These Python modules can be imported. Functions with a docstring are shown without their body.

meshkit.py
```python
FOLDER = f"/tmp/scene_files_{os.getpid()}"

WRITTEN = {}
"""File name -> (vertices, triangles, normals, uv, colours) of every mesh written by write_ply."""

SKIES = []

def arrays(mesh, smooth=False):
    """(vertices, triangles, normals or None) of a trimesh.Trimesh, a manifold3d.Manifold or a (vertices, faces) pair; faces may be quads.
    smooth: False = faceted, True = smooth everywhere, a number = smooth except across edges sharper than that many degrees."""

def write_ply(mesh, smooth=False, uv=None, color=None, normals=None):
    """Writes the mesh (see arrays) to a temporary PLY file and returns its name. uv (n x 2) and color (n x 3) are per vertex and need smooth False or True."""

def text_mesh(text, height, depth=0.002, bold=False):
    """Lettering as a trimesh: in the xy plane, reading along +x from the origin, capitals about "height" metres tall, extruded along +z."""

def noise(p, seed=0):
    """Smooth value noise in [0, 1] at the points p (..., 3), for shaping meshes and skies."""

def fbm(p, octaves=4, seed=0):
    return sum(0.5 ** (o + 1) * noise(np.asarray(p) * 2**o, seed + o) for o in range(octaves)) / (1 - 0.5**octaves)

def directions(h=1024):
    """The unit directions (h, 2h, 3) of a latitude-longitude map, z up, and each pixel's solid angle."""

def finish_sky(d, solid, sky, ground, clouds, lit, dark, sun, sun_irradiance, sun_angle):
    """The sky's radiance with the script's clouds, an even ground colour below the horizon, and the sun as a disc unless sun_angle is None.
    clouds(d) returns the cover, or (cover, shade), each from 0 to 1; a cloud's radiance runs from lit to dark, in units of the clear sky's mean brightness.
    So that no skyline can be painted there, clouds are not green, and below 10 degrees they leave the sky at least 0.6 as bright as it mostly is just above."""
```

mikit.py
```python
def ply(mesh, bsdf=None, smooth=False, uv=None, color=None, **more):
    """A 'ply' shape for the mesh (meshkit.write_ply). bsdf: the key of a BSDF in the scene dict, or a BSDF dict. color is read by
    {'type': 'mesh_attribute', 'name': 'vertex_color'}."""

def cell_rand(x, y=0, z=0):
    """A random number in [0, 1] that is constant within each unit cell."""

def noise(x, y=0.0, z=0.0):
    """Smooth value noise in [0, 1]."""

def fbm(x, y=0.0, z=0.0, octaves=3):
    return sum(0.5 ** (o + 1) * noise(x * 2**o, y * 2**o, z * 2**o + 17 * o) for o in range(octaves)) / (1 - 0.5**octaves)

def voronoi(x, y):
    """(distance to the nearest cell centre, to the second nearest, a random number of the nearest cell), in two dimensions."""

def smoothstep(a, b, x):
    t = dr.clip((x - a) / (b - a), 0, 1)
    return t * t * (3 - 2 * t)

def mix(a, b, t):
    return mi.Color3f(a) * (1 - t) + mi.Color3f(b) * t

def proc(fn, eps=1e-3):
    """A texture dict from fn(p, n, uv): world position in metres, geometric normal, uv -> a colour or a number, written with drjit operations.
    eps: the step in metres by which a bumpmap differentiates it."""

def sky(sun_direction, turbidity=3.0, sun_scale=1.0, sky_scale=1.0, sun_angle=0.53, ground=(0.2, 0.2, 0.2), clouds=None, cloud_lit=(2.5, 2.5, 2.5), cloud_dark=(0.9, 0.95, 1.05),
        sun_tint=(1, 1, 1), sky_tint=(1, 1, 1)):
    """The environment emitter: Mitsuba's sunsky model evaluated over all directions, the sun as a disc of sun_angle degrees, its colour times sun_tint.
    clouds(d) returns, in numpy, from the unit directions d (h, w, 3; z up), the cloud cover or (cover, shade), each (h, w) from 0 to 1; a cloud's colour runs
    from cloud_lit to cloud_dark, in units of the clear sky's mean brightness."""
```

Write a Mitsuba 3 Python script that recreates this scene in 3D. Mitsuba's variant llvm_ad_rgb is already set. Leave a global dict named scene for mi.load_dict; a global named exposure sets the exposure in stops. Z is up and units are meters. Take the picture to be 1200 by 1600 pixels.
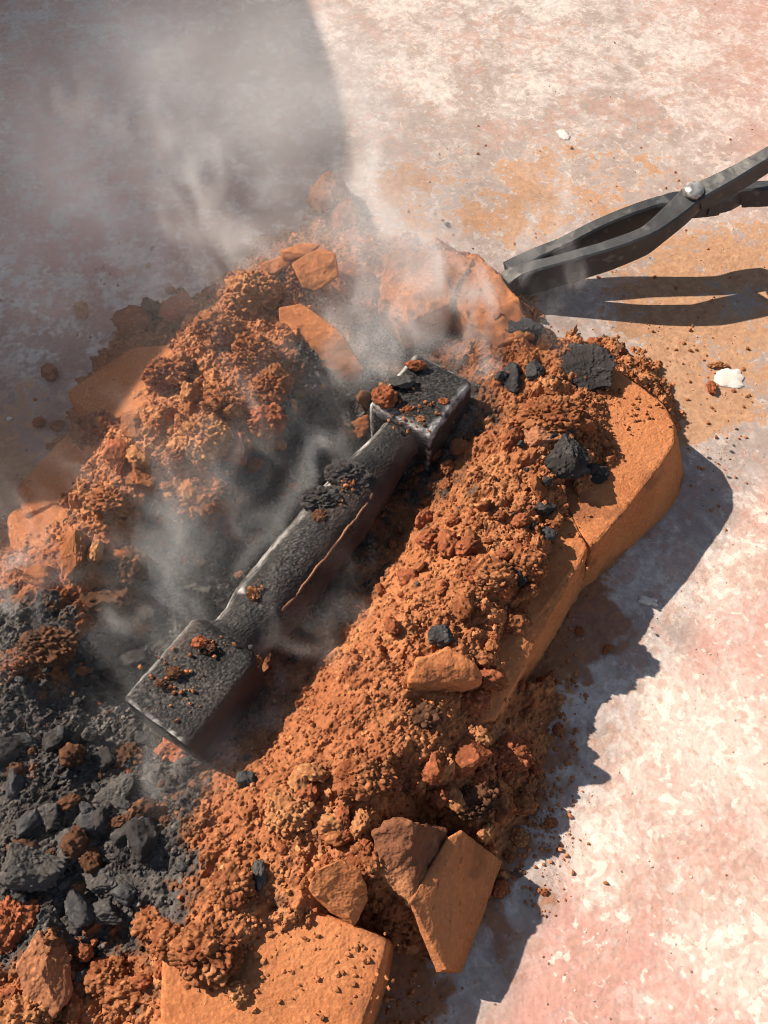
import math, random
import numpy as np, trimesh, manifold3d as m3
import mitsuba as mi, drjit as dr, mikit, meshkit
from mikit import noise as N, fbm as F, smoothstep as SS, mix
from scipy.interpolate import RBFInterpolator
from scipy.ndimage import map_coordinates, zoom, gaussian_filter
from scipy.spatial import cKDTree
T = mi.ScalarTransform4f
rng = np.random.default_rng(7); random.seed(7)
scene, labels = {}, {}

# ------------------------------------------------------------------ camera, sky, exposure
PITCH, CAMH, FOV = math.radians(60), 0.5, 48.0
FW = np.array([0, math.cos(PITCH), -math.sin(PITCH)]); UP = np.array([0, math.sin(PITCH), math.cos(PITCH)])
EYE = np.array([0, 0, CAMH]); FL = 600 / math.tan(math.radians(FOV / 2))
scene['camera'] = {'type': 'perspective', 'fov': FOV, 'fov_axis': 'x', 'near_clip': 0.01, 'far_clip': 60.0,
                   'to_world': T().look_at(origin=EYE.tolist(), target=(EYE + FW).tolist(), up=[0, 0, 1])}
LIGHT = np.array([1.12, -0.55, -1.0])
scene['sky'] = mikit.sky((-LIGHT / np.linalg.norm(LIGHT)).tolist(), turbidity=3, sun_tint=(0.93, 0.985, 1.13), sky_scale=0.68, sky_tint=(1.36, 1.0, 0.74))
exposure = 2.7


def at(x, y, z=0.0):
    """The place in the yard, at height z, that the photograph shows at pixel x, y."""
    d = FW * FL + np.array([1.0, 0, 0]) * (x - 600) - UP * (y - 800)
    return EYE + d * (z - EYE[2]) / d[2]


def mat_noise(p, s):
    return N(p.x * s, p.y * s, p.z * s)


# ------------------------------------------------------------------ materials
def spec(n):
    return {'type': 'ref', 'id': n}


VC = {'type': 'mesh_attribute', 'name': 'vertex_color'}
scene['grain_bump'] = {'type': 'bumpmap', 'arbitrary': mikit.proc(lambda p, n, uv: 0.55 * mat_noise(p, 900) + 0.9 * mat_noise(p, 420), eps=4e-4), 'scale': 0.0009,
                       'bsdf': {'type': 'diffuse', 'reflectance': VC}}
SAND = 'grain_bump'


def block_col(p, n, uv):
    c = mix((0.42, 0.168, 0.075), (0.35, 0.130, 0.056), SS(0.35, 0.7, F(p.x * 30, p.y * 30, p.z * 30, 4)))
    c = mix(c, (0.48, 0.205, 0.09), 0.6 * SS(0.55, 0.75, mat_noise(p, 700)))
    c = mix(c, (0.17, 0.075, 0.045), 0.55 * SS(0.58, 0.70, F(p.x * 42 + 3, p.y * 42, p.z * 42, 5)))
    c = mix(c, (0.2, 0.07, 0.03), 0.7 * SS(0.72, 0.80, F(p.x * 420, p.y * 420, p.z * 420, 2)))
    return c


scene['mould_sand'] = {'type': 'bumpmap', 'arbitrary': mikit.proc(lambda p, n, uv: 0.5 * mat_noise(p, 1100) + 0.5 * mat_noise(p, 500) + 0.4 * F(p.x * 120, p.y * 120, p.z * 120, 4), eps=4e-4), 'scale': 0.0007,
                       'bsdf': {'type': 'diffuse', 'reflectance': mikit.proc(block_col)}}


def FR(x, y, z=0.0, octaves=3):
    """fbm whose octaves are turned against each other."""
    t = 0
    for o in range(octaves):
        t = t + 0.5 ** (o + 1) * N(x, y, z + 17 * o)
        x, y = 2 * (0.8 * x - 0.6 * y) + 3.1, 2 * (0.6 * x + 0.8 * y) + 1.7
    return t / (1 - 0.5 ** octaves)


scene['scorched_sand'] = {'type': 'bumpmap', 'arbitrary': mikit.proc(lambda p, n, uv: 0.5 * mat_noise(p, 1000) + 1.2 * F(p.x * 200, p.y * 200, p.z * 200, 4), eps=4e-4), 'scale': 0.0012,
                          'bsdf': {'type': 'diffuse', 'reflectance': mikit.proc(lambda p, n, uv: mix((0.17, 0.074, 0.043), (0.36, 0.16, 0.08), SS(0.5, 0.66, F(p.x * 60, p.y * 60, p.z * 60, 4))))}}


def floor_col(p, n, uv):
    x, y = 0.83 * p.x + 0.56 * p.y, 0.83 * p.y - 0.56 * p.x          # the wear runs across the slab at an angle
    gx_, gy_ = p.x, p.y
    big = FR(x * 5 + 3, y * 5 + 8, 0.3, 4)
    wx, wy = 0.012 * (FR(x * 40, y * 40, 5.0, 3) - 0.5), 0.012 * (FR(x * 40 + 9, y * 40, 6.0, 3) - 0.5)
    mid = FR((x + wx) * 22 + 5, (y + wy) * 22, 1.7, 5)
    fine = FR((x + wx) * 95, (y + wy) * 95, 2.2, 4)
    grit = FR(x * 330, y * 330, 4.0, 3)
    c = mix((0.315, 0.258, 0.236), (0.425, 0.362, 0.338), SS(0.35, 0.65, 0.5 * mid + 0.5 * fine))
    # old red paint, worn through: the near right foreground, the far left corner, a blush far right
    r1 = SS(-0.012, 0.012, gx_ - 0.055 - 0.653 * gy_ + 0.03 * (mid - 0.5))
    r2 = SS(-0.10, -0.26, gx_ + 0.16 * (big - 0.5)) * SS(0.36, 0.60, gy_ + 0.2 * (mid - 0.5))
    r3 = 0.55 * SS(0.22, 0.36, gx_ + 0.1 * (big - .5)) * SS(0.52, 0.7, gy_)
    reg = dr.maximum(r1, dr.maximum(r2, r3))
    vf = FR((x + wx) * 430, (y + wy) * 430, 9.0, 4)
    wv = 0.34 * big + 0.22 * mid + 0.24 * fine + 0.20 * vf
    pk = mix((0.50, 0.275, 0.235), (0.565, 0.41, 0.365), SS(0.38, 0.62, 0.40 * big + 0.46 * mid + 0.14 * vf))
    c = mix(c, pk, reg * (0.55 + 0.35 * SS(0.58, 0.44, wv)))
    # chalky white wear with crisp flaked edges
    white = SS(0.44, 0.62, 0.22 * big + 0.30 * mid + 0.24 * fine + 0.24 * vf) * (1 - 0.55 * r1)
    c = mix(c, (0.56, 0.530, 0.515), white * (0.40 + 0.10 * r1) * SS(0.42, 0.56, wv + 0.03))
    c = mix(c, (0.66, 0.585, 0.52), 0.50 * r1 * SS(0.42, 0.64, 0.42 * big + 0.42 * mid + 0.16 * vf))
    fk = FR((x + wx) * 240, (y + wy) * 240, 11.0, 5)
    c = mix(c, (0.74, 0.67, 0.60), 0.60 * SS(0.555, 0.60, 0.58 * fk + 0.42 * mid) * (0.45 + 0.55 * r1))
    c = mix(c, (0.40, 0.24, 0.19), 0.45 * SS(0.545, 0.60, 0.55 * FR(x * 200 + 40, y * 200, 13.0, 5) + 0.45 * FR(x * 30, y * 30, 15.0, 3)))
    # brown dust on the far left, the warm tone of its shade painted in
    dk = SS(0.0, -0.14, gx_ + 0.14 * (mid - 0.5)) * SS(0.2, 0.34, gy_) * (1 - 0.55 * SS(0.52, 0.72, gy_ + 0.15 * (big - 0.5)))
    c = mix(c, mix((0.31, 0.200, 0.165), (0.52, 0.24, 0.205), r2), dk * 0.80 * SS(0.60, 0.44, 0.5 * mid + 0.35 * fine + 0.15 * grit))
    c = mix(c, (0.50, 0.45, 0.43), dk * 0.6 * SS(0.54, 0.62, 0.35 * big + 0.4 * fine + 0.25 * grit))
    # ochre sand dust, spilled round the mould
    z1 = SS(0.14, 0.21, gx_ + 0.04 * (big - .5)) * SS(0.33, 0.37, gy_ - 0.35 * (gx_ - 0.25)) * SS(0.60, 0.53, gy_)
    z2 = SS(-0.03, 0.02, gx_) * SS(0.30, 0.2, gx_) * SS(0.50, 0.56, gy_) * SS(0.72, 0.62, gy_)
    z3 = SS(0.030, -0.016, gx_ - 0.028 - 0.50 * gy_ + 0.11 * (mid - 0.5) + 0.08 * (fine - 0.5)) * SS(0.33, 0.24, gy_)
    z4 = SS(0.02, 0.0, gx_) * SS(0.45, 0.3, gy_)
    dust = dr.maximum(dr.maximum(z1 * 0.92, 0.60 * z2), dr.maximum(z3 * 0.9, z4))
    dm = SS(0.45, 0.55, 0.5 * mid + 0.3 * fine + 0.2 * grit + 0.22 * (dust - 0.6)) * SS(0.0, 0.3, dust)
    c = mix(c, mix((0.33, 0.175, 0.095), (0.43, 0.25, 0.145), grit), dm * 0.9)
    c = mix(c, mix((0.20, 0.085, 0.045), (0.30, 0.14, 0.075), grit), 0.75 * SS(0.40, 0.80, z3 + 0.7 * (fine - 0.5) + 0.5 * (grit - 0.5)))  # browner dust in the mould shadow area, the warm shade tone painted in
    # pits and grit
    c = mix(c, (0.15, 0.085, 0.06), 0.22 * SS(0.68, 0.78, FR(x * 520, y * 520, 7.1, 3)) * SS(0.38, 0.6, mid))
    return c * (0.78 + 0.26 * grit + 0.18 * FR(x * 800, y * 800, 2.0, 2))


def floor_h(p, n, uv):
    x, y = p.x, p.y
    x, y = 0.83 * x + 0.56 * y, 0.83 * y - 0.56 * x
    return 0.35 * FR(x * 150, y * 150, 0.2, 4) + 0.9 * FR(x * 35, y * 35, 0.7, 3) + 0.45 * FR(x * 460, y * 460, 1.0, 2)


scene['worn_floor'] = {'type': 'bumpmap', 'arbitrary': mikit.proc(floor_h, eps=5e-4), 'scale': 0.0008, 'bsdf': {'type': 'diffuse', 'reflectance': mikit.proc(floor_col)}}


def iron_bump(p, n, uv):
    return 1.3 * F(p.x * 1000, p.y * 1000, p.z * 1000, 2)


scene['cast_iron'] = {'type': 'bumpmap', 'arbitrary': mikit.proc(iron_bump, eps=4e-4), 'scale': 0.0007,
                      'bsdf': {'type': 'principled', 'base_color': VC, 'roughness': 0.60, 'specular': 0.16, 'metallic': 0.0}}


def forged_col(p, n, uv):
    c = mix((0.022, 0.023, 0.026), (0.042, 0.045, 0.050), F(p.x * 40, p.y * 40, p.z * 40, 4))
    return mix(c, (0.13, 0.13, 0.125), 0.5 * SS(0.6, 0.75, F(p.x * 120, p.y * 120, p.z * 120, 3)))


scene['forged_steel'] = {'type': 'bumpmap', 'arbitrary': mikit.proc(lambda p, n, uv: F(p.x * 90, p.y * 90, p.z * 90, 4), eps=5e-4), 'scale': 0.0012,
                         'bsdf': {'type': 'principled', 'base_color': mikit.proc(forged_col), 'roughness': 0.44, 'metallic': 0.0, 'specular': 0.5}}
scene['rivet_steel'] = {'type': 'principled', 'base_color': mikit.proc(lambda p, n, uv: mix((0.22, 0.22, 0.22), (0.45, 0.44, 0.42), SS(0.35, 0.65, F(p.x * 250, p.y * 250, p.z * 250, 3)))), 'roughness': 0.4, 'metallic': 0.6}
scene['added_sheet_rust'] = {'type': 'twosided', 'bsdf': {'type': 'diffuse', 'reflectance': mikit.proc(lambda p, n, uv: mix((0.2, 0.1, 0.06), (0.28, 0.22, 0.18), F(p.x * 9, p.y * 9, p.z * 9, 4)))}}  # only for the unseen sheet added to cast shade
scene['pale_chip'] = {'type': 'diffuse', 'reflectance': mikit.proc(lambda p, n, uv: mix((0.50, 0.44, 0.39), (0.72, 0.70, 0.67), F(p.x * 200, p.y * 200, p.z * 200, 3)))}
scene['crack_fin'] = {'type': 'twosided', 'bsdf': {'type': 'diffuse', 'reflectance': {'type': 'rgb', 'value': [0.24, 0.125, 0.08]}}}


# ------------------------------------------------------------------ helpers
used = {}


def key(name, parent=None):
    k = (parent + '__' if parent else '') + name
    used[k] = used.get(k, -1) + 1
    return k if used[k] == 0 else '%s_%03d' % (k, used[k])


def tag(k, label=None, cat=None, group=None, kind=None):
    labels[k] = {a: b[:110] for a, b in (('label', label), ('category', cat), ('group', group), ('kind', kind)) if b}
    return k


def fb(p, s, o=4, seed=0):
    return meshkit.fbm(np.asarray(p) * s, o, seed) - 0.5


# ------------------------------------------------------------------ the floor
g = trimesh.Trimesh(*[np.array(a) for a in ([[-4, -4, 0], [4, -4, 0], [4, 6, 0], [-4, 6, 0]], [[0, 1, 2], [0, 2, 3]])], process=False)
scene['floor'] = mikit.ply(g, 'worn_floor'); tag('floor', kind='structure')

# ------------------------------------------------------------------ colours of the sand
ORANGE = np.array([0.372, 0.157, 0.073]); DEEP = np.array([0.225, 0.078, 0.037]); OCHRE = np.array([0.455, 0.222, 0.102]); PINK = np.array([0.42, 0.19, 0.115])
CHAR = np.array([0.040, 0.036, 0.036]); GREY = np.array([0.112, 0.104, 0.098]); BROWN = np.array([0.16, 0.075, 0.042])
CA, CB = at(680, 620, 0.03), at(265, 1090, 0.03)          # the casting's axis on plan


def seg_dist(p, a, b):
    ab = (b - a)[:2]; t = np.clip(((p[..., :2] - a[:2]) @ ab) / (ab @ ab), 0, 1)
    return np.linalg.norm(p[..., :2] - a[:2] - t[..., None] * ab, axis=-1)


BURNT = [(50, 1010, 0.040), (430, 770, 0.036), (540, 620, 0.042), (690, 480, 0.034), (90, 1280, 0.085), (60, 1140, 0.05), (180, 1080, 0.05), (200, 1370, 0.045), (640, 520, 0.045), (570, 600, 0.035), (0, 1380, 0.06), (300, 900, 0.05), (490, 690, 0.035)]
BURNT = [(at(x, y, 0.02), r) for x, y, r in BURNT]


def burnt(p):
    """How far the hot metal has charred the sand there: 0 fresh to 1 black."""
    d = seg_dist(p, CA, CB)
    b = np.clip(1.7 - d / 0.036, 0, 1.25)
    side = (p[..., 0] - CA[0]) * (CB[1] - CA[1]) - (p[..., 1] - CA[1]) * (CB[0] - CA[0])   # the sand on the near right side stayed redder
    b *= np.where(side < 0, 0.66, 1.0)
    for c, r in BURNT:
        b = np.maximum(b, np.clip(1.5 - 1.2 * np.hypot(p[..., 0] - c[0], p[..., 1] - c[1]) / r, 0, 1))
    return b


def sand_colour(p, clump=0.5, grain=0.5, extra=0.0):
    b = burnt(p) + extra
    n1, n2, n3 = fb(p, 26, 4, 3), fb(p, 110, 3, 9), fb(p, 60, 3, 21)
    w = np.clip(0.5 + 1.5 * n1 + 0.9 * (clump - 0.5), 0, 1)[..., None]
    c = DEEP * (1 - w) + ORANGE * w
    c = c + (OCHRE - c) * np.clip(1.6 * (clump - 0.55) + 1.6 * n3, 0, 0.8)[..., None]
    k = np.clip((1.05 * b + 1.3 * n1 + 1.3 * n2 + 0.55 * (clump - 0.5) - 0.32) * 2.2, 0, 1)[..., None]
    dark = CHAR + (GREY - CHAR) * np.clip(0.30 + 1.5 * n3 + 0.9 * (grain - 0.5), 0, 1)[..., None]
    mid = BROWN
    c = np.where(k < 0.5, c + (mid - c) * k * 2, mid + (dark - mid) * (k * 2 - 1))
    return np.clip(c * (0.62 + 0.76 * np.asarray(grain))[..., None] * (1 + 0.5 * fb(p, 1300, 1, 88))[..., None], 0.008, 0.9)


# ------------------------------------------------------------------ the crumbled heap: heights in mm at pixels of the photograph
H = 0.044
CTRL = """
480 285 -8  400 370 -8  330 440 -8  230 470 -8  165 510 -8  95 600 -10  25 715 -10  -15 800 -8  -60 850 -6
620 345 -8  700 355 -8  780 405 -8  835 485 -6  885 525 -6  950 560 20  560 320 -8
1000 640 26  1010 720 26  960 765 26  1080 700 -12  925 805 30  935 860 -8  1060 770 -14  950 900 -14  880 965 -12  860 1040 -10  890 1090 -8  875 1160 -6  852 1250 -5  842 1320 -6  822 1380 -10  780 1430 -12  740 1490 -14  980 590 30
790 510 42  830 560 52  880 590 58  840 640 58  900 670 66  850 700 72  935 640 52  945 700 46  930 740 44  800 780 66  870 780 56  830 830 66  850 860 56  760 860 70  850 900 52  870 850 48  700 950 70  780 960 64  830 940 48  650 1040 68  740 1080 58  790 1020 46  770 1110 34  600 1130 64  680 1180 56
560 1200 58  650 1230 56  760 1200 32  810 1220 12  790 1290 8  500 1240 56  450 1290 54  560 1290 54  620 1330 50  690 1280 26  480 1340 48  400 1330 46  340 1380 46  330 1440 54  300 1500 54  400 1450 50  370 1540 44  430 1500 34  480 1560 34  350 1590 34  300 1570 46  540 1490 38  610 1450 22  630 1530 2  610 1590 -2  690 1560 -10  560 1430 44  440 1430 48  650 1400 26  560 1560 20
780 640 44  740 700 36  690 725 28  745 760 52  690 830 60  640 910 60  585 990 58  530 1070 56  470 1140 52  400 1210 44  640 800 20  600 880 16  540 970 13  490 1040 11  660 770 22  620 850 18  440 1100 12  390 1160 16
430 1190 40  350 1240 36  290 1290 32  320 1190 15  620 1060 66  560 1130 62
560 720 12  520 800 10  440 820 8  380 900 7  300 940 6  230 1000 8  170 1050 10  200 1130 10  250 1190 14  450 850 6  600 700 12  660 720 14  350 1010 6  500 880 6  250 880 10  420 770 14  330 860 10
560 560 14  620 520 10  680 520 10  740 570 34  700 480 20  745 510 26  600 470 14  570 520 16  740 640 40
470 440 40  400 480 52  360 510 48  480 540 54  520 590 36  430 590 60  330 580 54  270 570 50  380 650 62  300 660 64  220 650 50  460 670 46  430 720 40  350 745 56  250 730 56  150 700 50  200 780 52  300 795 44  360 800 24  130 770 44  95 810 34  55 850 26  240 850 24  150 880 42  185 930 28  90 940 40  40 990 40  110 1010 42  30 1060 36  80 1080 30  0 1150 27  60 1150 26  120 1130 22  -10 920 28  -70 900 20  -80 1000 24  480 610 44  400 430 48 450 470 46
60 1250 26  150 1250 26  220 1300 30  240 1230 22  40 1350 30  120 1350 24  190 1400 26  255 1350 34  100 1430 20  0 1450 26  50 1510 36  150 1490 14  200 1550 18  235 1480 16  240 1590 24  110 1590 24  30 1590 28  -70 1200 22  -70 1400 24  -70 1600 24  100 1750 22  300 1760 30  500 1760 30  240 1680 22  0 1720 20  -120 1300 -5  -120 1600 -5  600 1700 -8  640 1640 -8
600 430 22  660 420 24  720 430 24  780 470 24  540 380 20  500 330 -2  560 420 20  210 510 10  270 500 12  120 700 10  60 780 8
"""
CT = np.array([float(v) for v in CTRL.split()]).reshape(-1, 3)
CT[:, 2] = np.where(CT[:, 2] > 44, 44 + 0.66 * (CT[:, 2] - 44), CT[:, 2])
CP = np.array([at(x, y, max(z, 0) / 1000) for x, y, z in CT]); CZ = CT[:, 2] / 1000
STEP = 0.00078
gx = np.arange(-0.34, 0.235, STEP); gy = np.arange(-0.035, 0.72, STEP)
rbf = RBFInterpolator(CP[:, :2], CZ, neighbors=24, kernel='linear', smoothing=1e-4)
cx, cy = np.meshgrid(gx[::10], gy[::10]); base = rbf(np.stack([cx.ravel(), cy.ravel()], 1)).reshape(cx.shape)
base = gaussian_filter(base, 0.8)
X, Y = np.meshgrid(gx, gy)
IX, IY = (X - gx[0]) / STEP, (Y - gy[0]) / STEP
base = map_coordinates(base, [IY / 10, IX / 10], order=1, mode='nearest')
base = gaussian_filter(base, 2)
P2 = np.stack([X, Y, X * 0], -1)
base += 0.011 * fb(P2, 38, 3, 5) + 0.0105 * fb(P2, 95, 3, 6)

# how coarse the crumbs lie: fine and firm in the trough and on the pressed inner slope, coarse on the ridges
SMOOTH = [(700, 990, .032), (640, 1090, .032), (620, 1150, .025), (480, 1190, .03), (780, 860, .018), (300, 930, .045), (600, 1010, .03), (560, 1080, .03), (640, 930, .03), (700, 870, .025), (450, 1500, .03), (620, 520, .04), (180, 1380, .03), (380, 900, .02)]
coarse = np.ones_like(X)
for x, y, r in SMOOTH:
    c = at(x, y, 0.03); coarse = np.minimum(coarse, 0.25 + 0.75 * np.clip(np.hypot(X - c[0], Y - c[1]) / r - 0.35, 0, 1))


def splat(h, n, rmin, rmax, power, sink, mask, cid, lift=0.0):
    """Round crumbs of random size pressed into the surface h."""
    ny, nx = h.shape
    i = rng.integers(0, ny, n); j = rng.integers(0, nx, n)
    keep = rng.random(n) < mask[i, j]; i, j = i[keep], j[keep]; n = len(i)
    r = rmin + (rmax - rmin) * rng.random(n) ** power
    zc = h[i, j] - sink * r + lift * r * rng.random(n)
    ta, tb = 0.9 * (rng.random(n) - .5), 0.9 * (rng.random(n) - .5); tone = rng.random(n); sx = 0.75 + 0.5 * rng.random(n); sy = 0.75 + 0.5 * rng.random(n)
    out, tid = h.copy(), cid.copy(); ri = r / STEP
    for lo, hi in zip((0, 1.5, 3, 5, 8, 12), (1.5, 3, 5, 8, 12, 30)):
        s = (ri >= lo) & (ri < hi)
        if not s.any(): continue
        R = int(math.ceil(ri[s].max() * 1.25))
        for dy in range(-R, R + 1):
            for dx in range(-R, R + 1):
                q = 1 - (dx / (ri[s] * sx[s])) ** 2 - (dy / (ri[s] * sy[s])) ** 2
                ok = q > 0
                ii, jj = i[s][ok] + dy, j[s][ok] + dx
                inb = (ii >= 0) & (ii < ny) & (jj >= 0) & (jj < nx)
                z = zc[s][ok] + r[s][ok] * np.minimum(np.sqrt(q[ok]), 0.62 + ta[s][ok] * dx / ri[s][ok] + tb[s][ok] * dy / ri[s][ok])
                ii, jj, z, t = ii[inb], jj[inb], z[inb], tone[s][ok][inb]
                np.maximum.at(out, (ii, jj), z)
                won = out[ii, jj] <= z + 1e-12
                tid[ii[won], jj[won]] = t[won]
    return out, tid


def warp(a, amp, s, seed):
    wx = 2 * amp * fb(P2, s, 3, seed) / STEP; wy = 2 * amp * fb(P2 + 7.7, s, 3, seed + 50) / STEP
    return map_coordinates(a, [IY + wy, IX + wx], order=1, mode='nearest')


area = len(gx) * len(gy) * STEP ** 2
tone0 = np.full_like(X, 0.5)
calm = 1 - 0.6 * np.clip(1.3 - np.hypot(X - at(110, 1250, .02)[0], Y - at(110, 1250, .02)[1]) / .07, 0, 1)
patchy = np.clip(0.62 + 3.0 * fb(P2, 30, 3, 12), 0.05, 1)
cl, ctone = splat(base, 2600, 0.0030, 0.0115, 2.2, 0.36, coarse ** 1.5 * 0.75 * calm * patchy, tone0)
d1 = warp(cl - base, 0.0045, 120, 31); ctone = warp(ctone, 0.0045, 120, 31)
h1 = base + d1 + 0.0035 * coarse * fb(P2, 190, 3, 15)
m2, t2 = splat(h1, 34000, 0.0010, 0.0034, 2.8, 0.25, (0.16 + 0.8 * coarse) * np.clip(0.7 + 3 * fb(P2, 55, 3, 13), 0.08, 1), tone0)
d2 = warp(m2 - h1, 0.0016, 330, 41); t2 = warp(t2, 0.0016, 330, 41)
h2 = h1 + d2
from shapely import contains_xy
from shapely.geometry import Polygon
from scipy.ndimage import distance_transform_edt


LN1, LN2 = fb(P2, 110, 4, 1), fb(P2, 260, 3, 2)


def lid(h, pts, lim, slope, seed):
    """Loose sand thins out at its own slope towards a bare place."""
    pl = Polygon([at(x, y, z)[:2] for x, y, z in pts])
    d = distance_transform_edt(~contains_xy(pl, X, Y)) * STEP
    d = np.maximum(d + 0.014 * np.roll(LN1, 97 * seed, 1) - 0.001, 0)
    return np.minimum(h, lim + slope * d + 0.0012 * np.roll(LN2, 61 * seed, 0) * (d > 0.0005))


S1 = [(965, 600), (1050, 640), (1070, 700), (985, 815), (920, 858), (900, 815), (955, 762), (975, 735), (985, 690), (955, 640)]
for pts, lim, sl, sd in (([(x, y, H) for x, y in S1], H - .002, 0.6, 1),
                         ([(1050, 640, H), (1060, 700, H), (978, 800, H), (920, 850, H), (845, 962, H), (812, 1030, H), (850, 1050, 0), (950, 950, 0), (1160, 800, 0), (1120, 690, 0)], -.003, 4.0, 2),
                         ([(405, 1475, H), (440, 1460, H), (500, 1450, H), (598, 1470, H), (560, 1700, H), (380, 1700, H), (385, 1590, H), (420, 1575, H)], H - .003, 1.3, 3),
                         ([(590, 1480, H), (640, 1500, 0), (720, 1540, 0), (640, 1700, 0), (545, 1700, 0)], -.006, 1.4, 4),
                         ([(100, 600, .034), (205, 540, .036), (252, 545, .038), (215, 600, .04), (185, 650, .04), (110, 640, .034)], .028, 1.2, 5),
                         ([(20, 755, .03), (128, 655, .034), (165, 660, .036), (105, 735, .034), (30, 800, .03)], .024, 1.4, 6),
                         ([(690, 1300, .03), (790, 1345, .03), (730, 1515, .02), (690, 1500, .02)], .004, 1.5, 7),
                         ([(715, 405, .04), (755, 400, .04), (805, 462, .04), (825, 500, .04), (775, 470, .04)], .038, 1.3, 8),
                         ([(610, 400, .04), (735, 400, .043), (700, 430, .044), (640, 435, .04)], .038, 1.3, 9)):
    h2 = lid(h2, pts, lim, sl, sd)
_c = Polygon([at(x, y, H)[:2] for x, y in ((876, 752), (888, 800), (894, 826), (918, 862), (938, 850), (914, 815), (904, 785), (894, 752))])
h2 = np.where(contains_xy(_c, X, Y), np.minimum(h2, .016), h2)
m3_, t3 = splat(h2, 170000, 0.0006, 0.0014, 1.6, -0.05, 0.45 + 0.5 * coarse, tone0)
HEAP = m3_ + 0.0013 * fb(P2, 800, 2, 77)


def hz(x, y):
    return map_coordinates(HEAP, [np.atleast_1d((y - gy[0]) / STEP), np.atleast_1d((x - gx[0]) / STEP)], order=1, mode='nearest')


def on_heap(px, py, top=None):
    """Where the view through that pixel meets the sand (or the block top, if that is higher)."""
    z = 0.03
    for _ in range(12):
        p = at(px, py, z); zz = max(hz(p[0], p[1])[0], 0.0, top or 0.0); z += 0.6 * (zz - z)
    return at(px, py, z)


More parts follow.
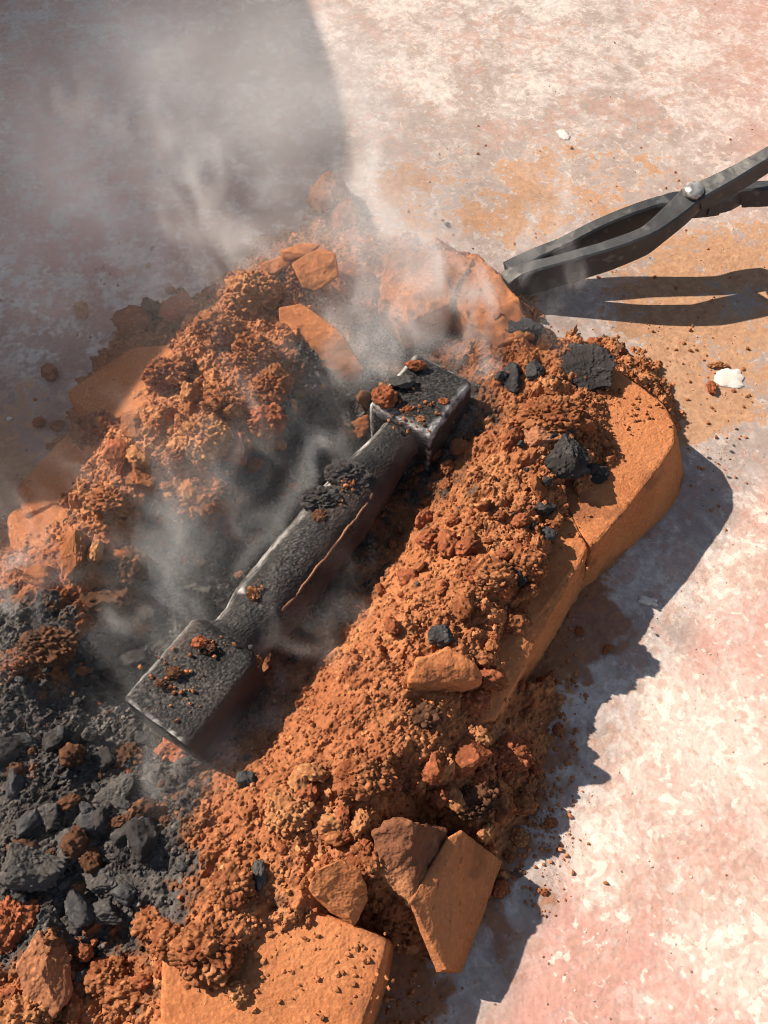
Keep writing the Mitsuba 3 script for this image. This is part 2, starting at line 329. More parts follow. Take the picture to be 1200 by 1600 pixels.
V = np.stack([X, Y, HEAP], -1).reshape(-1, 3)
idx = np.arange(X.size).reshape(X.shape)
q = np.stack([idx[:-1, :-1], idx[:-1, 1:], idx[1:, 1:], idx[1:, :-1]], -1).reshape(-1, 4)
q = q[(V[q, 2] > -0.0025).any(1)]
fc = np.vstack([q[:, [0, 1, 2]], q[:, [0, 2, 3]]])
ids, inv = np.unique(fc, return_inverse=True)
Vh = V[ids]; fc = inv.reshape(-1, 3)
colh = sand_colour(Vh, 0.6 * ctone.ravel()[ids] + 0.4 * t2.ravel()[ids], 0.5 * t2.ravel()[ids] + 0.5 * t3.ravel()[ids])
scene['crumbled_sand'] = mikit.ply(trimesh.Trimesh(Vh, fc, process=False), SAND, smooth=True, color=colh)
tag('crumbled_sand', 'heap of loose crumbled orange moulding sand, charred black around the casting', 'sand', kind='stuff')


# ------------------------------------------------------------------ the mould blocks
def block(name, pts, label, r=0.003, rough=0.0006, big=0.0012, bottom=None, draft=0.004, cat='mould block', seed=0, res=0.0022, bumpy=0.0, out=None, mat='mould_sand'):
    """A rammed sand piece: hull of its rounded top corners (pixel, pixel, height) and its foot, worn by noise."""
    top = np.array([at(x, y, z) for x, y, z in pts]); cen = top.mean(0)
    foot = []
    if bottom is None:
        for p in top:
            o = p[:2] - cen[:2]; o /= np.linalg.norm(o)
            k_ = draft if out is None or o @ out > 0.15 else -0.002
            foot.append([p[0] + o[0] * k_, p[1] + o[1] * k_, -0.004])
    else:
        foot = [at(x, y, z) for x, y, z in bottom]
    foot = np.array(foot)
    s = m3.Manifold.sphere(r, 16)
    bits = []
    for p in top: bits.append(s.translate((p - [0, 0, r]).tolist()))
    for p in foot: bits.append(m3.Manifold.sphere(r * 0.5, 10).translate(p.tolist()))
    m = m3.Manifold.batch_hull(bits).refine_to_length(res)
    me = m.to_mesh(); v = np.array(me.vert_properties[:, :3], float); f = np.array(me.tri_verts)
    t = trimesh.Trimesh(v, f, process=True)
    nn = t.vertex_normals
    d = big * 2 * fb(t.vertices + seed, 45, 3, seed) + rough * 2 * fb(t.vertices, 260, 3, seed + 1)
    if bumpy:
        d += bumpy * (np.abs(fb(t.vertices, 120, 4, seed + 2)) * 2 - 0.25)
    t.vertices = t.vertices + nn * d[:, None]
    k = key(name)
    scene[k] = mikit.ply(t, mat, smooth=40)
    tag(k, label, cat)
    return k


Hm = H
block('mould_block', [(815, 600, Hm), (905, 545, Hm), (962, 580, Hm), (1005, 610, Hm), (1035, 635, Hm), (1050, 662, Hm), (1050, 692, Hm), (1030, 722, Hm), (972, 797, Hm), (928, 846, Hm), (917, 836, Hm), (897, 770, Hm), (815, 660, Hm)],
      'thick orange mould block with a rounded far corner and clean side, right of the casting', r=0.0026, draft=0.012, big=0.0005, rough=0.0004, seed=1,
      bottom=[(1066, 742, 0), (1056, 776, 0), (1035, 806, 0), (925, 906, 0), (908, 918, 0), (885, 830, 0), (815, 690, 0), (905, 575, 0), (1000, 640, 0), (1058, 690, 0)])
block('mould_block', [(872, 775, Hm), (896, 828, Hm), (915, 856, Hm), (889, 889, Hm), (838, 962, Hm), (800, 1040, Hm - .002), (770, 1120, Hm - .006), (700, 1130, Hm), (760, 900, Hm), (820, 790, Hm)],
      'mould block in front of the jagged crack, half buried under crumbs, its side flaking', r=0.002, draft=0.011, big=0.0010, seed=2, bottom=[(906, 921, 0), (872, 966, 0), (850, 1002, 0), (812, 1066, 0), (772, 1150, 0), (700, 1160, 0), (760, 940, 0), (872, 830, 0)], bumpy=0.002)
block('mould_block', [(643, 1408, .049), (666, 1410, .045), (700, 1312, .043), (720, 1300, .040), (696, 1512, .026), (684, 1516, .022), (782, 1346, .007), (720, 1517, .004)],
      'tilted mould wedge with a flat shaded face and thin sunlit edge, lower right', r=0.001, big=0.0008, seed=3,
      bottom=[(640, 1420, .0), (690, 1330, .0), (778, 1360, .002), (714, 1518, .0), (690, 1516, .0)])
block('sand_clod', [(655, 1032, .077), (700, 1016, .077), (738, 1040, .074), (746, 1056, .069), (642, 1062, .071), (640, 1098, .038), (690, 1100, .036), (742, 1082, .040)],
      'big clod with a flat shaded cut face on the right ridge', r=0.002, big=0.002, seed=31, cat='sand clod', bumpy=.0022, res=.0012,
      bottom=[(650, 1090, .04), (735, 1080, .04), (690, 1040, .04)])
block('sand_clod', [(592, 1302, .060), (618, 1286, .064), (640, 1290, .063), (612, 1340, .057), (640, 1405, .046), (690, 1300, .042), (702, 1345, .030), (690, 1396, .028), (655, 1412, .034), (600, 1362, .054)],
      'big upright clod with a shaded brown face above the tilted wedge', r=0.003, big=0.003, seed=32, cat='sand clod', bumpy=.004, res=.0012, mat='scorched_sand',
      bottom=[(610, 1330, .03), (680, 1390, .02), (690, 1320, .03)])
block('sand_clod', [(492, 1362, .068), (530, 1344, .070), (560, 1362, .066), (572, 1395, .056), (545, 1425, .052), (552, 1440, .046), (500, 1400, .058), (485, 1385, .062)],
      'pinkish chunk with a smooth front face at the lower end of the ridge', r=0.0015, big=0.002, seed=33, cat='sand clod', bumpy=.0018, res=.0013,
      bottom=[(500, 1410, .035), (560, 1420, .03), (540, 1370, .03)])
block('mould_block', [(262, 1470, Hm), (300, 1440, Hm), (480, 1425, Hm), (598, 1474, Hm), (585, 1530, Hm), (560, 1602, Hm), (530, 1690, Hm), (255, 1690, Hm)],
      'flat sunlit mould block at the bottom edge with clods and shadows on top', r=0.003, draft=0.005, seed=4, bumpy=0.0)
block('mould_block', [(108, 612, .034), (205, 546, .036), (262, 541, .038), (300, 600, .044), (205, 648, .040), (185, 650, .040), (150, 652, .034)],
      'smooth slab left of the heap, cut diagonally by the edge of the big shadow', r=0.0015, draft=0.003, seed=5, big=0.0008)
block('mould_block', [(28, 762, .03), (132, 652, .034), (168, 640, .036), (200, 690, .04), (120, 770, .036), (40, 800, .034)],
      'low shaded slab of mould sand at the left edge, below the diagonally shadowed slab', r=0.002, draft=0.004, seed=6)
block('mould_block', [(18, 805, .03), (108, 722, .034), (160, 760, .038), (70, 870, .03), (20, 850, .026)],
      'dusty red piece of mould sand at the left edge below the low shaded slab', r=0.003, draft=0.006, big=.002, seed=16, bumpy=0.002)
block('mould_block', [(605, 400, .04), (640, 388, .043), (700, 395, .044), (738, 402, .043), (700, 470, .046), (640, 500, .04), (600, 460, .04)],
      'pinkish mould block at the far end of the heap, veiled by smoke', r=0.002, draft=0.004, seed=7, big=.0035, bumpy=0.007)
block('mould_block', [(700, 405, .036), (745, 398, .040), (785, 440, .042), (806, 465, .042), (832, 520, .042), (780, 535, .04), (735, 500, .042), (700, 450, .04)],
      'mould block between the pinkish block and the tong tips', r=0.002, draft=0.005, seed=8, big=.003, bumpy=0.005)
block('mould_slab', [(438, 482, .062), (470, 476, .064), (535, 525, .057), (568, 576, .041), (540, 592, .034), (480, 575, .040), (442, 535, .050)],
      'flat sloping plate of mould sand between the left heap and the smoking hollow', r=0.0012, big=.0012, seed=9, bumpy=.001,
      bottom=[(438, 500, .03), (470, 500, .03), (540, 560, .025), (560, 600, .02), (470, 600, .03)])
block('sand_flake', [(458, 412, .075), (480, 396, .078), (502, 388, .078), (522, 396, .077), (518, 412, .074), (527, 428, .070), (512, 440, .068), (492, 452, .066), (474, 446, .068), (466, 430, .072)],
      'thin petal shaped flake of sand crust lit bright at the top of the heap', r=0.001, big=.0012, seed=10, bumpy=.001, res=.0012, cat='sand flake',
      bottom=[(470, 420, .067), (500, 402, .070), (515, 430, .063), (490, 447, .060)])
block('sand_flake', [(440, 392, .07), (470, 380, .072), (498, 382, .072), (480, 396, .07), (445, 404, .066)],
      'second sand flake, lying just behind the petal shaped one', r=0.001, big=.0012, seed=11, bumpy=.001, res=.0012, cat='sand flake',
      bottom=[(446, 402, .055), (490, 395, .055), (480, 412, .045)])
block('sand_flake', [(410, 412, .06), (440, 402, .062), (455, 408, .060), (430, 424, .058), (408, 424, .056)],
      'small pale sand flake left of the petal shaped one', r=0.001, big=.001, seed=12, bumpy=.001, res=.0012, cat='sand flake',
      bottom=[(415, 425, .045), (445, 415, .045), (425, 435, .04)])


# ------------------------------------------------------------------ clods
def crumb_disp(p, r, dens, seed):
    """Heights of round crumbs of radius r scattered through space, felt at the points p."""
    lo, hi = p.min(0) - 2 * r, p.max(0) + 2 * r
    n = max(4, int(np.prod(hi - lo) / r ** 3 * dens))
    c = np.random.default_rng(seed).uniform(lo, hi, (min(n, 60000), 3))
    d, i = cKDTree(c).query(p)
    return np.sqrt(np.clip(1 - (d / (1.5 * r)) ** 2, 0, 1)) * r, (i * 0.6180339) % 1


def lumps(d, n, r0, r1, depth, rg):
    """Along the directions d: the outside of many small balls sitting on a unit ball, and which ball is outermost."""
    c = rg.normal(size=(n, 3)); c /= np.linalg.norm(c, axis=1, keepdims=True)
    r = r0 + (r1 - r0) * rg.random(n) ** 1.5
    c = c * (1 - depth * r)[:, None]
    b = d @ c.T
    q = b * b + (r * r - (c * c).sum(1))
    t = np.where((q > 0) & (b > 0), b + np.sqrt(np.maximum(q, 0)), 0)
    i = t.argmax(1)
    return np.maximum(t.max(1), 0.90), (i * 0.6180339) % 1


def clod_mesh(size, kind, seed, level):
    """(mesh, colour weights) of a broken lump about the origin. size: half-axes."""
    rg = np.random.default_rng(seed)
    s = trimesh.creation.icosphere(level); d = s.vertices.copy()
    size = np.asarray(size, float); L = float(size.mean())
    nf = {'crumb': 9, 'chunk': 9, 'char': 11}[kind]
    pn = rg.normal(size=(nf, 3)); pn /= np.linalg.norm(pn, axis=1, keepdims=True)
    pd = rg.uniform(0.40 if kind == 'chunk' else 0.5, 1.0, nf)
    dd = d + 0.22 * np.stack([fb(d + rg.uniform(0, 50), 2.2, 3, seed + a) for a in range(3)], 1)
    dd /= np.linalg.norm(dd, axis=1, keepdims=True)
    use = d if kind == 'chunk' else dd
    cosv = use @ pn.T
    rr = np.minimum(np.where(cosv > 0.05, pd / np.maximum(cosv, 0.05), 9).min(1), 1.15)
    off = rg.uniform(0, 50, 3)
    g1 = np.full(len(d), 0.5); g2 = g1.copy()
    rr = rr * (1 + 0.42 * fb(d + off, 1.1, 3, seed + 4))
    extra = np.zeros(len(d))
    if kind == 'crumb':
        wd = d + 0.07 * np.stack([fb(d + off, 5, 3, seed + 20 + a) for a in range(3)], 1); wd /= np.linalg.norm(wd, axis=1, keepdims=True)
        l1, g1 = lumps(wd, 34, 0.20, 0.46, 0.45, rg)
        wd = d + 0.05 * np.stack([fb(d + off, 9, 2, seed + 30 + a) for a in range(3)], 1); wd /= np.linalg.norm(wd, axis=1, keepdims=True)
        f_ = min(0.16, max(0.065, 0.0012 / L))
        l2, g2 = lumps(wd, int(2.2 / f_ ** 2), 0.45 * f_, 1.35 * f_, 0.4, rg)
        rr = 0.45 * rr + 0.42; extra = L * (0.42 * (l1 - 0.9) + 0.9 * (l2 - 0.95) + 0.16 * fb(d + off, 7, 4, seed + 9))
    elif kind == 'chunk':
        f_ = min(0.16, max(0.07, 0.0013 / L))
        l2, g2 = lumps(d, int(1.5 / f_ ** 2), 0.5 * f_, 1.2 * f_, 0.45, rg)
        part = np.clip(5 * fb(d + off, 1.3, 3, seed + 5) + 0.25, 0, 1)
        rr = rr * (1 + (l2 - 0.92) * part) * (1 + 0.10 * fb(d + off, 6, 4, seed + 2))
    else:
        f_ = min(0.2, max(0.07, 0.0012 / L))
        l2, g2 = lumps(d, int(1.2 / f_ ** 2), 0.5 * f_, 1.2 * f_, 0.5, rg)
        rr = rr * (1 + 0.6 * (l2 - 0.92)) * (1 + 0.15 * fb(d + off, 4.5, 4, seed + 2))
    v = d * rr[:, None] * size + d * np.asarray(extra)[..., None]
    if kind != 'chunk':
        v = v + 0.0005 * s.vertex_normals * fb(v, 900, 2, seed + 6)[:, None] * 2
    return trimesh.Trimesh(v, s.faces, process=False), g1, g2


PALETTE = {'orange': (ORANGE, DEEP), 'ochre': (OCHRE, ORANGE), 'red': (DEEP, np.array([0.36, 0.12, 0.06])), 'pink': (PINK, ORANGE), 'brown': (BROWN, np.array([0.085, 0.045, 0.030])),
           'grey': (GREY, np.array([0.09, 0.086, 0.085])), 'black': (CHAR, np.array([0.075, 0.07, 0.07])), 'mixed': (GREY, DEEP), 'slate': (np.array([0.10, 0.10, 0.105]), np.array([0.045, 0.044, 0.046]))}


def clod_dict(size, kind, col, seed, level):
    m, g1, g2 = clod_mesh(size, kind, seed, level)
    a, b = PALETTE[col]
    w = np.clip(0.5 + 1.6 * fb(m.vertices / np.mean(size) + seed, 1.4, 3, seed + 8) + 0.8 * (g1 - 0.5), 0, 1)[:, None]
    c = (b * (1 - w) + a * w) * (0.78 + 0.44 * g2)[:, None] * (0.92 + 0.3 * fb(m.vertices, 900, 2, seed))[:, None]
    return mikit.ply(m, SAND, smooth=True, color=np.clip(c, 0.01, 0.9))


def rot(seed):
    r = np.random.default_rng(seed)
    return T().rotate([0, 0, 1], r.uniform(0, 360)).rotate([1, 0, 0], r.uniform(-25, 25)).rotate([0, 1, 0], r.uniform(-25, 25))


def clod(px, py, wpx, hpx, kind, col, label, name='sand_clod', seed=None, tall=0.78, sink=0.42, top=None, turn=0, z=None, group=None, level=None, cat='clod'):
    """One lump at its place: wpx, hpx half-size in pixels as the photograph shows it."""
    seed = seed if seed is not None else int(px * 7 + py * 13)
    p = on_heap(px, py, top) if z is None else at(px, py, z)
    pix = np.linalg.norm(p - EYE) / FL
    if kind == 'char' and py > 1000: wpx, hpx = 0.74 * wpx, 0.74 * hpx
    a, b = wpx * pix, hpx * pix
    size = (a, b, tall * min(a, b))
    k = key(name)
    d = clod_dict(size, kind, col, seed, level or (5 if max(wpx, hpx) > 33 else 4))
    p = p + np.array([0, 0, size[2] * (0.62 - 1.1 * sink)])
    d['to_world'] = T().translate(p.tolist()).rotate([0, 0, 1], turn)
    scene[k] = d
    tag(k, label, cat, group)
    return k


BIGS = [
    # px, py, half w, half h, kind, colour, label, extra
    (318, 692, 46, 36, 'crumb', 'ochre', 'large round crumbly ochre clod in the middle of the left heap', {}),
    (224, 756, 26, 22, 'chunk', 'orange', 'smooth faceted orange lump below the large round clod of the left heap', {}),
    (275, 724, 20, 18, 'crumb', 'orange', 'small pinkish lump between the large round clod and the faceted lump', {}),
    (125, 866, 22, 42, 'chunk', 'orange', 'upright elongated orange lump lit on its left side, left part of the heap', {'tall': 1.0}),
    (66, 908, 26, 20, 'chunk', 'orange', 'wedge shaped orange lump near the left edge beside the upright lump', {}),
    (150, 690, 42, 38, 'crumb', 'orange', 'crumbly orange clod at the left end of the heap above the low slab', {}),
    (188, 722, 20, 34, 'chunk', 'red', 'narrow reddish lump standing right of the crumbly clod at the left end', {'tall': 1.0}),
    (214, 668, 20, 24, 'chunk', 'orange', 'lump with a smooth cut side in front of the diagonally shadowed slab', {}),
    (268, 590, 44, 30, 'crumb', 'orange', 'broad crumbly clod at the right edge of the diagonally shadowed slab', {}),
    (345, 640, 34, 26, 'crumb', 'orange', 'crumbly clod above the large round ochre clod', {}),
    (340, 530, 40, 34, 'crumb', 'orange', 'crumbly clod on the upper slope of the left heap', {}),
    (400, 560, 42, 34, 'crumb', 'orange', 'crumbly clod in the upper middle of the left heap', {}),
    (398, 470, 46, 38, 'crumb', 'ochre', 'bright crumbly clod at the top left of the heap below the flakes', {}),
    (430, 610, 38, 32, 'crumb', 'orange', 'crumbly clod on the inner side of the left heap', {}),
    (420, 665, 34, 28, 'crumb', 'red', 'dark reddish clod at the inner foot of the left heap', {}),
    (472, 446, 26, 34, 'crumb', 'orange', 'crumbly stalk of sand under the petal shaped flake', {'tall': 1.2}),
    (372, 705, 24, 22, 'chunk', 'red', 'shaded red lump right of the large round ochre clod', {}),
    (310, 790, 40, 28, 'crumb', 'orange', 'crumbly clod at the lower edge of the left heap above the smoking trough', {}),
    (175, 790, 34, 26, 'crumb', 'orange', 'crumbly clod low in the left heap, below the faceted lump', {}),
    (180, 950, 52, 34, 'chunk', 'brown', 'dark hollow brown clump left of the smoke filled trough', {'tall': .8}),
    (208, 890, 30, 30, 'crumb', 'brown', 'scorched clod above the dark hollow clump', {}),
    (70, 1010, 48, 30, 'crumb', 'brown', 'brown scorched clod near the left edge', {}),
    (20, 1040, 34, 26, 'crumb', 'mixed', 'grey brown clod touching the left edge', {}),
    (132, 1046, 13, 11, 'crumb', 'orange', 'small bright orange crumb in the dark left rubble', {}),
    (276, 1172, 30, 26, 'crumb', 'red', 'reddish clod just below the near end of the casting', {}),
    (204, 1184, 28, 22, 'crumb', 'brown', 'brown clod in the grey rubble left of the reddish one', {}),
    (516, 320, 26, 40, 'chunk', 'orange', 'upright boulder of sand standing apart at the far end of the heap', {'tall': 1.3, 'level': 5}),
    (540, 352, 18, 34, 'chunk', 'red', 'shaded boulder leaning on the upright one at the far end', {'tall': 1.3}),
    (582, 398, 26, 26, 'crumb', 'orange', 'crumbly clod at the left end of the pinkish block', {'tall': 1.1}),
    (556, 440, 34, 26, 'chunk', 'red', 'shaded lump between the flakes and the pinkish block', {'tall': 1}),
    (640, 470, 30, 34, 'crumb', 'orange', 'crumbly front of the pinkish block above the smoking hollow', {}),
    (692, 430, 17, 30, 'chunk', 'brown', 'dark notch shaped lump between the two far blocks', {'tall': 1.2}),
    (210, 516, 30, 26, 'chunk', 'red', 'shaded red boulder behind the diagonally shadowed slab', {'tall': .9}),
    (286, 500, 28, 34, 'chunk', 'red', 'squarish shaded lump right of the red boulder, behind the heap', {'tall': 1.0}),
    (240, 490, 20, 18, 'crumb', 'brown', 'small dark lump between the two shaded boulders', {}),
    # the right ridge
    (450, 1272, 42, 40, 'crumb', 'ochre', 'round ochre clod at the lower end of the ridge', {}),
    (325, 1486, 58, 46, 'crumb', 'orange', 'crumbly orange clod lying on the bottom block and throwing a long shadow', {'tall': .75}),
    (372, 1550, 20, 18, 'crumb', 'ochre', 'small ochre clod in front of the shadow throwing clod on the bottom block', {}),
    (360, 1385, 34, 28, 'crumb', 'orange', 'crumbly clod between the ochre clod and the bottom block', {}),
    (575, 1340, 34, 30, 'crumb', 'orange', 'crumbly clod left of the big brown faced clod', {}),
    (570, 1215, 50, 38, 'crumb', 'orange', 'wide crumbly clod on the lower ridge', {}),
    (740, 1095, 28, 30, 'crumb', 'red', 'shaded crumbly clod right of the big cut clod', {}),
    (665, 1120, 26, 22, 'crumb', 'brown', 'brownish clod under the big cut clod', {}),
    (860, 660, 54, 40, 'crumb', 'orange', 'large crumbly clod on the crest of the right ridge, behind the black lumps', {'tall': .9}),
    (846, 690, 40, 26, 'chunk', 'pink', 'smooth pinkish lump on the crest in front of the large crumbly clod', {}),
    (770, 900, 44, 34, 'crumb', 'orange', 'crumbly clod near the middle of the right ridge', {}),
    (820, 880, 34, 34, 'crumb', 'orange', 'crumbly clod at the outer edge of the ridge beside the crack', {}),
    (800, 970, 30, 26, 'crumb', 'orange', 'crumbly clod overhanging the flaking block side', {}),
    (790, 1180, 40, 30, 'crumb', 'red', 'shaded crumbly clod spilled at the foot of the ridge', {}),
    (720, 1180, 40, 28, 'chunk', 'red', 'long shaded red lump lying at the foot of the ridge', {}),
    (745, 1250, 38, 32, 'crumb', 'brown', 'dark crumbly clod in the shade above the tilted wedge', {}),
    (812, 1310, 18, 15, 'crumb', 'ochre', 'small ochre clod in the sun at the right foot of the heap', {}),
    # black and grey lumps
    (916, 586, 36, 44, 'char', 'black', 'largest black burnt lump, on the crest at the far right of the ridge', {'tall': .8}),
    (904, 553, 20, 13, 'char', 'slate', 'bluish black lump capping the largest burnt lump', {'tall': .9, 'sink': -.1}),
    (816, 522, 28, 22, 'char', 'slate', 'dark lump at the far end of the ridge next to the far blocks', {'tall': .9}),
    (852, 540, 22, 24, 'char', 'brown', 'brownish burnt lump right of the dark lump at the far end', {}),
    (804, 590, 18, 28, 'char', 'slate', 'narrow dark grey lump on the inner slope of the ridge', {}),
    (832, 580, 16, 15, 'char', 'slate', 'small dark lump touching the narrow grey one', {}),
    (884, 714, 30, 34, 'char', 'black', 'blocky black lump on the crest above the crack', {'tall': 1.0}),
    (932, 736, 22, 18, 'char', 'black', 'smaller black lump on the block top right of the blocky one', {}),
    (886, 756, 14, 16, 'char', 'slate', 'black bit at the head of the crack', {}),
    (848, 795, 24, 13, 'char', 'black', 'flat black lump left of the crack', {}),
    (690, 990, 22, 19, 'char', 'slate', 'single dark slate pebble on the orange ridge', {'tall': 1.0}),
    (854, 835, 13, 12, 'char', 'slate', 'small slate bit at the outer ridge edge', {}),
    (488, 704, 26, 22, 'char', 'grey', 'grey lump in the trough left of the casting neck', {}),
    (500, 738, 18, 14, 'char', 'grey', 'flat grey lump below the grey lump in the trough', {}),
    (448, 778, 13, 13, 'char', 'mixed', 'brown grey pebble beside the casting shaft', {}),
    (40, 1352, 62, 44, 'char', 'grey', 'largest grey lump with a black shaded front at the left edge', {'tall': 1.0, 'seed': 6}),
    (188, 1240, 46, 28, 'char', 'grey', 'long pale grey slab of burnt sand in the lower left rubble', {'turn': 35, 'tall': .9}),
    (216, 1296, 26, 38, 'char', 'grey', 'pale grey lump right of the long slab', {'tall': 1.0}),
    (112, 1325, 34, 32, 'char', 'grey', 'rounded grey lump in the middle of the lower left rubble', {}),
    (165, 1374, 46, 40, 'char', 'grey', 'smooth grey mass covered in fine ash', {'tall': .6}),
    (166, 1426, 38, 20, 'char', 'grey', 'pale flat grey stone lying under the smooth grey mass', {'tall': .9}),
    (108, 1445, 22, 20, 'char', 'grey', 'grey pebble left of the pale flat stone', {}),
    (80, 1272, 26, 18, 'char', 'grey', 'grey lump above the largest grey lump', {}),
    (136, 1278, 18, 16, 'char', 'grey', 'small grey lump left of the long slab', {}),
    (32, 1156, 34, 18, 'char', 'slate', 'flat bluish grey lump at the left edge of the rubble', {}),
    (121, 1152, 12, 26, 'char', 'grey', 'small upright grey slab in the rubble', {'tall': 1.2}),
    (158, 1040, 16, 12, 'char', 'grey', 'jagged light grey bit in the dark trough', {}),
    (66, 1522, 40, 56, 'chunk', 'pink', 'pinkish lump at the lower left corner', {'tall': .8}),
    (40, 1590, 44, 34, 'crumb', 'ochre', 'ochre clod at the lower left corner of the picture', {}),
    (168, 1524, 32, 26, 'crumb', 'orange', 'orange clod in the shaded gap left of the bottom block', {}),
    (196, 1552, 36, 20, 'crumb', 'orange', 'crumbly clod below the orange one in the shaded gap', {}),
    (20, 1440, 30, 36, 'crumb', 'red', 'red clod at the left edge under the largest grey lump', {}),
    (405, 1360, 16, 30, 'char', 'grey', 'upright grey bit between orange clods near the bottom block', {'tall': 1.1}),
    (238, 1440, 30, 26, 'crumb', 'orange', 'crumbly clod right of the pale flat stone', {}),
    (262, 1470, 26, 24, 'crumb', 'orange', 'clod on the left corner of the bottom block', {}),
]
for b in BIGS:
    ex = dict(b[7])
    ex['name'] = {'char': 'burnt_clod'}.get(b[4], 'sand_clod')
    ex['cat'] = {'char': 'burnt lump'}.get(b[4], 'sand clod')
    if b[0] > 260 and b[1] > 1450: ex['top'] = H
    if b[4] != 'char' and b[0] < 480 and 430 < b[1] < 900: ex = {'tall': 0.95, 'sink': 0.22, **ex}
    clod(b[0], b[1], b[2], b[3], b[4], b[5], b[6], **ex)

# the many small ones: variants of each kind, each lying where it lies
VAR = {}
for kind, cols, nv in (('crumb', ('orange', 'ochre', 'red', 'brown'), 4), ('chunk', ('orange', 'pink'), 3), ('char', ('grey', 'slate', 'black'), 3)):
    for c in cols:
        VAR[kind, c] = [clod_dict((1e-2, 0.8e-2, 0.65e-2), kind, c, 1000 + 17 * i + len(c) * 5 + len(kind), 3) for i in range(nv)]


def inside(p, polys):
    return any((p[0] > x0) & (p[0] < x1) & (p[1] > y0) & (p[1] < y1) for x0, y0, x1, y1 in polys)


ZONES = [
    # centre px, spread px, how many, kinds, name, label, group
    ((800, 850), (75, 110), 80, [('crumb', 'orange'), ('crumb', 'red'), ('chunk', 'orange')], 'sand_crumb', 'crumb of orange sand lying on the right ridge', 'sand crumbs on the right ridge'),
    ((600, 1260), (130, 80), 60, [('crumb', 'orange'), ('crumb', 'ochre'), ('crumb', 'red')], 'sand_crumb', 'crumb of orange sand lying on the lower end of the ridge', 'sand crumbs on the lower ridge'),
    ((300, 650), (120, 110), 80, [('crumb', 'orange'), ('crumb', 'ochre'), ('chunk', 'orange')], 'sand_crumb', 'crumb of orange sand lying on the left heap', 'sand crumbs on the left heap'),
    ((650, 830), (60, 110), 36, [('crumb', 'red'), ('crumb', 'orange')], 'sand_crumb', 'reddish sand crumb in the trough right of the casting', 'sand crumbs right of the casting'),
    ((110, 1250), (90, 110), 90, [('char', 'grey'), ('char', 'slate'), ('char', 'black'), ('crumb', 'brown')], 'burnt_crumb', 'bit of burnt sand in the lower left rubble', 'burnt bits in the rubble'),
    ((450, 800), (50, 70), 26, [('char', 'grey'), ('char', 'black')], 'burnt_crumb', 'grey ash crumb in the trough left of the casting shaft', 'ash crumbs beside the shaft'),
    ((250, 1170), (50, 30), 22, [('char', 'grey'), ('char', 'slate')], 'burnt_crumb', 'grey crumb lying under the near end of the casting', 'ash crumbs under the near end'),
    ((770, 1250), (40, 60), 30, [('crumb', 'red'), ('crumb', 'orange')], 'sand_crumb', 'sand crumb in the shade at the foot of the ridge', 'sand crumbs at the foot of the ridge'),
    ((840, 760), (40, 90), 18, [('char', 'slate'), ('char', 'black')], 'burnt_crumb', 'small black burnt bit scattered on the right ridge', 'burnt bits on the ridge'),
    ((120, 1530), (80, 50), 24, [('crumb', 'orange'), ('crumb', 'red')], 'sand_crumb', 'sand crumb near the lower left corner', 'sand crumbs in the corner'),
]
rz = np.random.default_rng(99)
MARKS = [(690, 1060, 'the big cut clod'), (640, 1345, 'the brown faced clod'), (534, 1392, 'the pinkish chunk'), (450, 1272, 'the round ochre clod'), (318, 692, 'the large ochre clod'), (224, 756, 'the faceted lump'),
         (690, 990, 'the slate pebble on the ridge'), (916, 586, 'the largest black lump'), (884, 714, 'the blocky black lump'), (905, 800, 'the crack in the mould'), (40, 1352, 'the largest grey lump'),
         (188, 1240, 'the long grey slab'), (166, 1426, 'the pale flat stone'), (276, 1172, 'the reddish clod under the casting'), (125, 866, 'the upright orange lump'), (500, 540, 'the flat sloping plate'),
         (180, 950, 'the dark hollow clump'), (490, 705, 'the grey lump by the neck'), (745, 1250, 'the dark clod in the shade'), (570, 1215, 'the wide clod on the lower ridge'), (325, 1486, 'the clod on the bottom block'),
         (770, 900, 'the clod on the middle ridge'), (660, 800, 'the shaft of the casting'), (560, 1000, 'the smooth inner slope'), (490, 445, 'the petal flake'), (860, 670, 'the large clod on the crest')]
for (cx_, cy_), (sx_, sy_), n, kinds, name, lab, grp in ZONES:
    for i in range(n):
        px, py = cx_ + sx_ * rz.normal(), cy_ + sy_ * rz.normal()
        p = on_heap(px, py)
        if p[2] < 0.004: p = p * [1, 1, 0]
        r = (0.0022 + 0.0080 * rz.random() ** 2.4)
        kd = kinds[rz.integers(len(kinds))]
        d = dict(VAR[kd][rz.integers(len(VAR[kd]))])
        d['to_world'] = T().translate((p + [0, 0, 0.3 * r]).tolist()).rotate([0, 0, 1], rz.uniform(0, 360)).rotate([1, 0, 0], rz.uniform(0, 360)).scale((np.array([1, rz.uniform(.75, 1.1), rz.uniform(.8, 1.2)]) * r / 1e-2).tolist())
        k = key(name); scene[k] = d
        lx, ly, what = min(MARKS, key=lambda m_: (m_[0] - px) ** 2 + (m_[1] - py) ** 2)
        side = ('left of' if px < lx else 'right of') if abs(px - lx) > abs(py - ly) else ('above' if py < ly else 'below')
        dist = math.hypot(px - lx, py - ly)
        look_ = {'orange': 'orange', 'ochre': 'ochre', 'red': 'dark red', 'pink': 'pinkish', 'grey': 'grey', 'slate': 'slate grey', 'brown': 'brown', 'black': 'black'}[kd[1]]
        lab = '%s %s %s %s %s %s' % ('tiny' if r < .003 else 'small' if r < .005 else 'larger', look_, {'crumb': 'crumbly bit', 'chunk': 'angular bit', 'char': 'burnt bit'}[kd[0]],
                                     'close' if dist < 45 else 'some way' if dist < 110 else 'well', side, what)
        tag(k, lab, 'crumb', '%s (%s)' % (grp, lab))


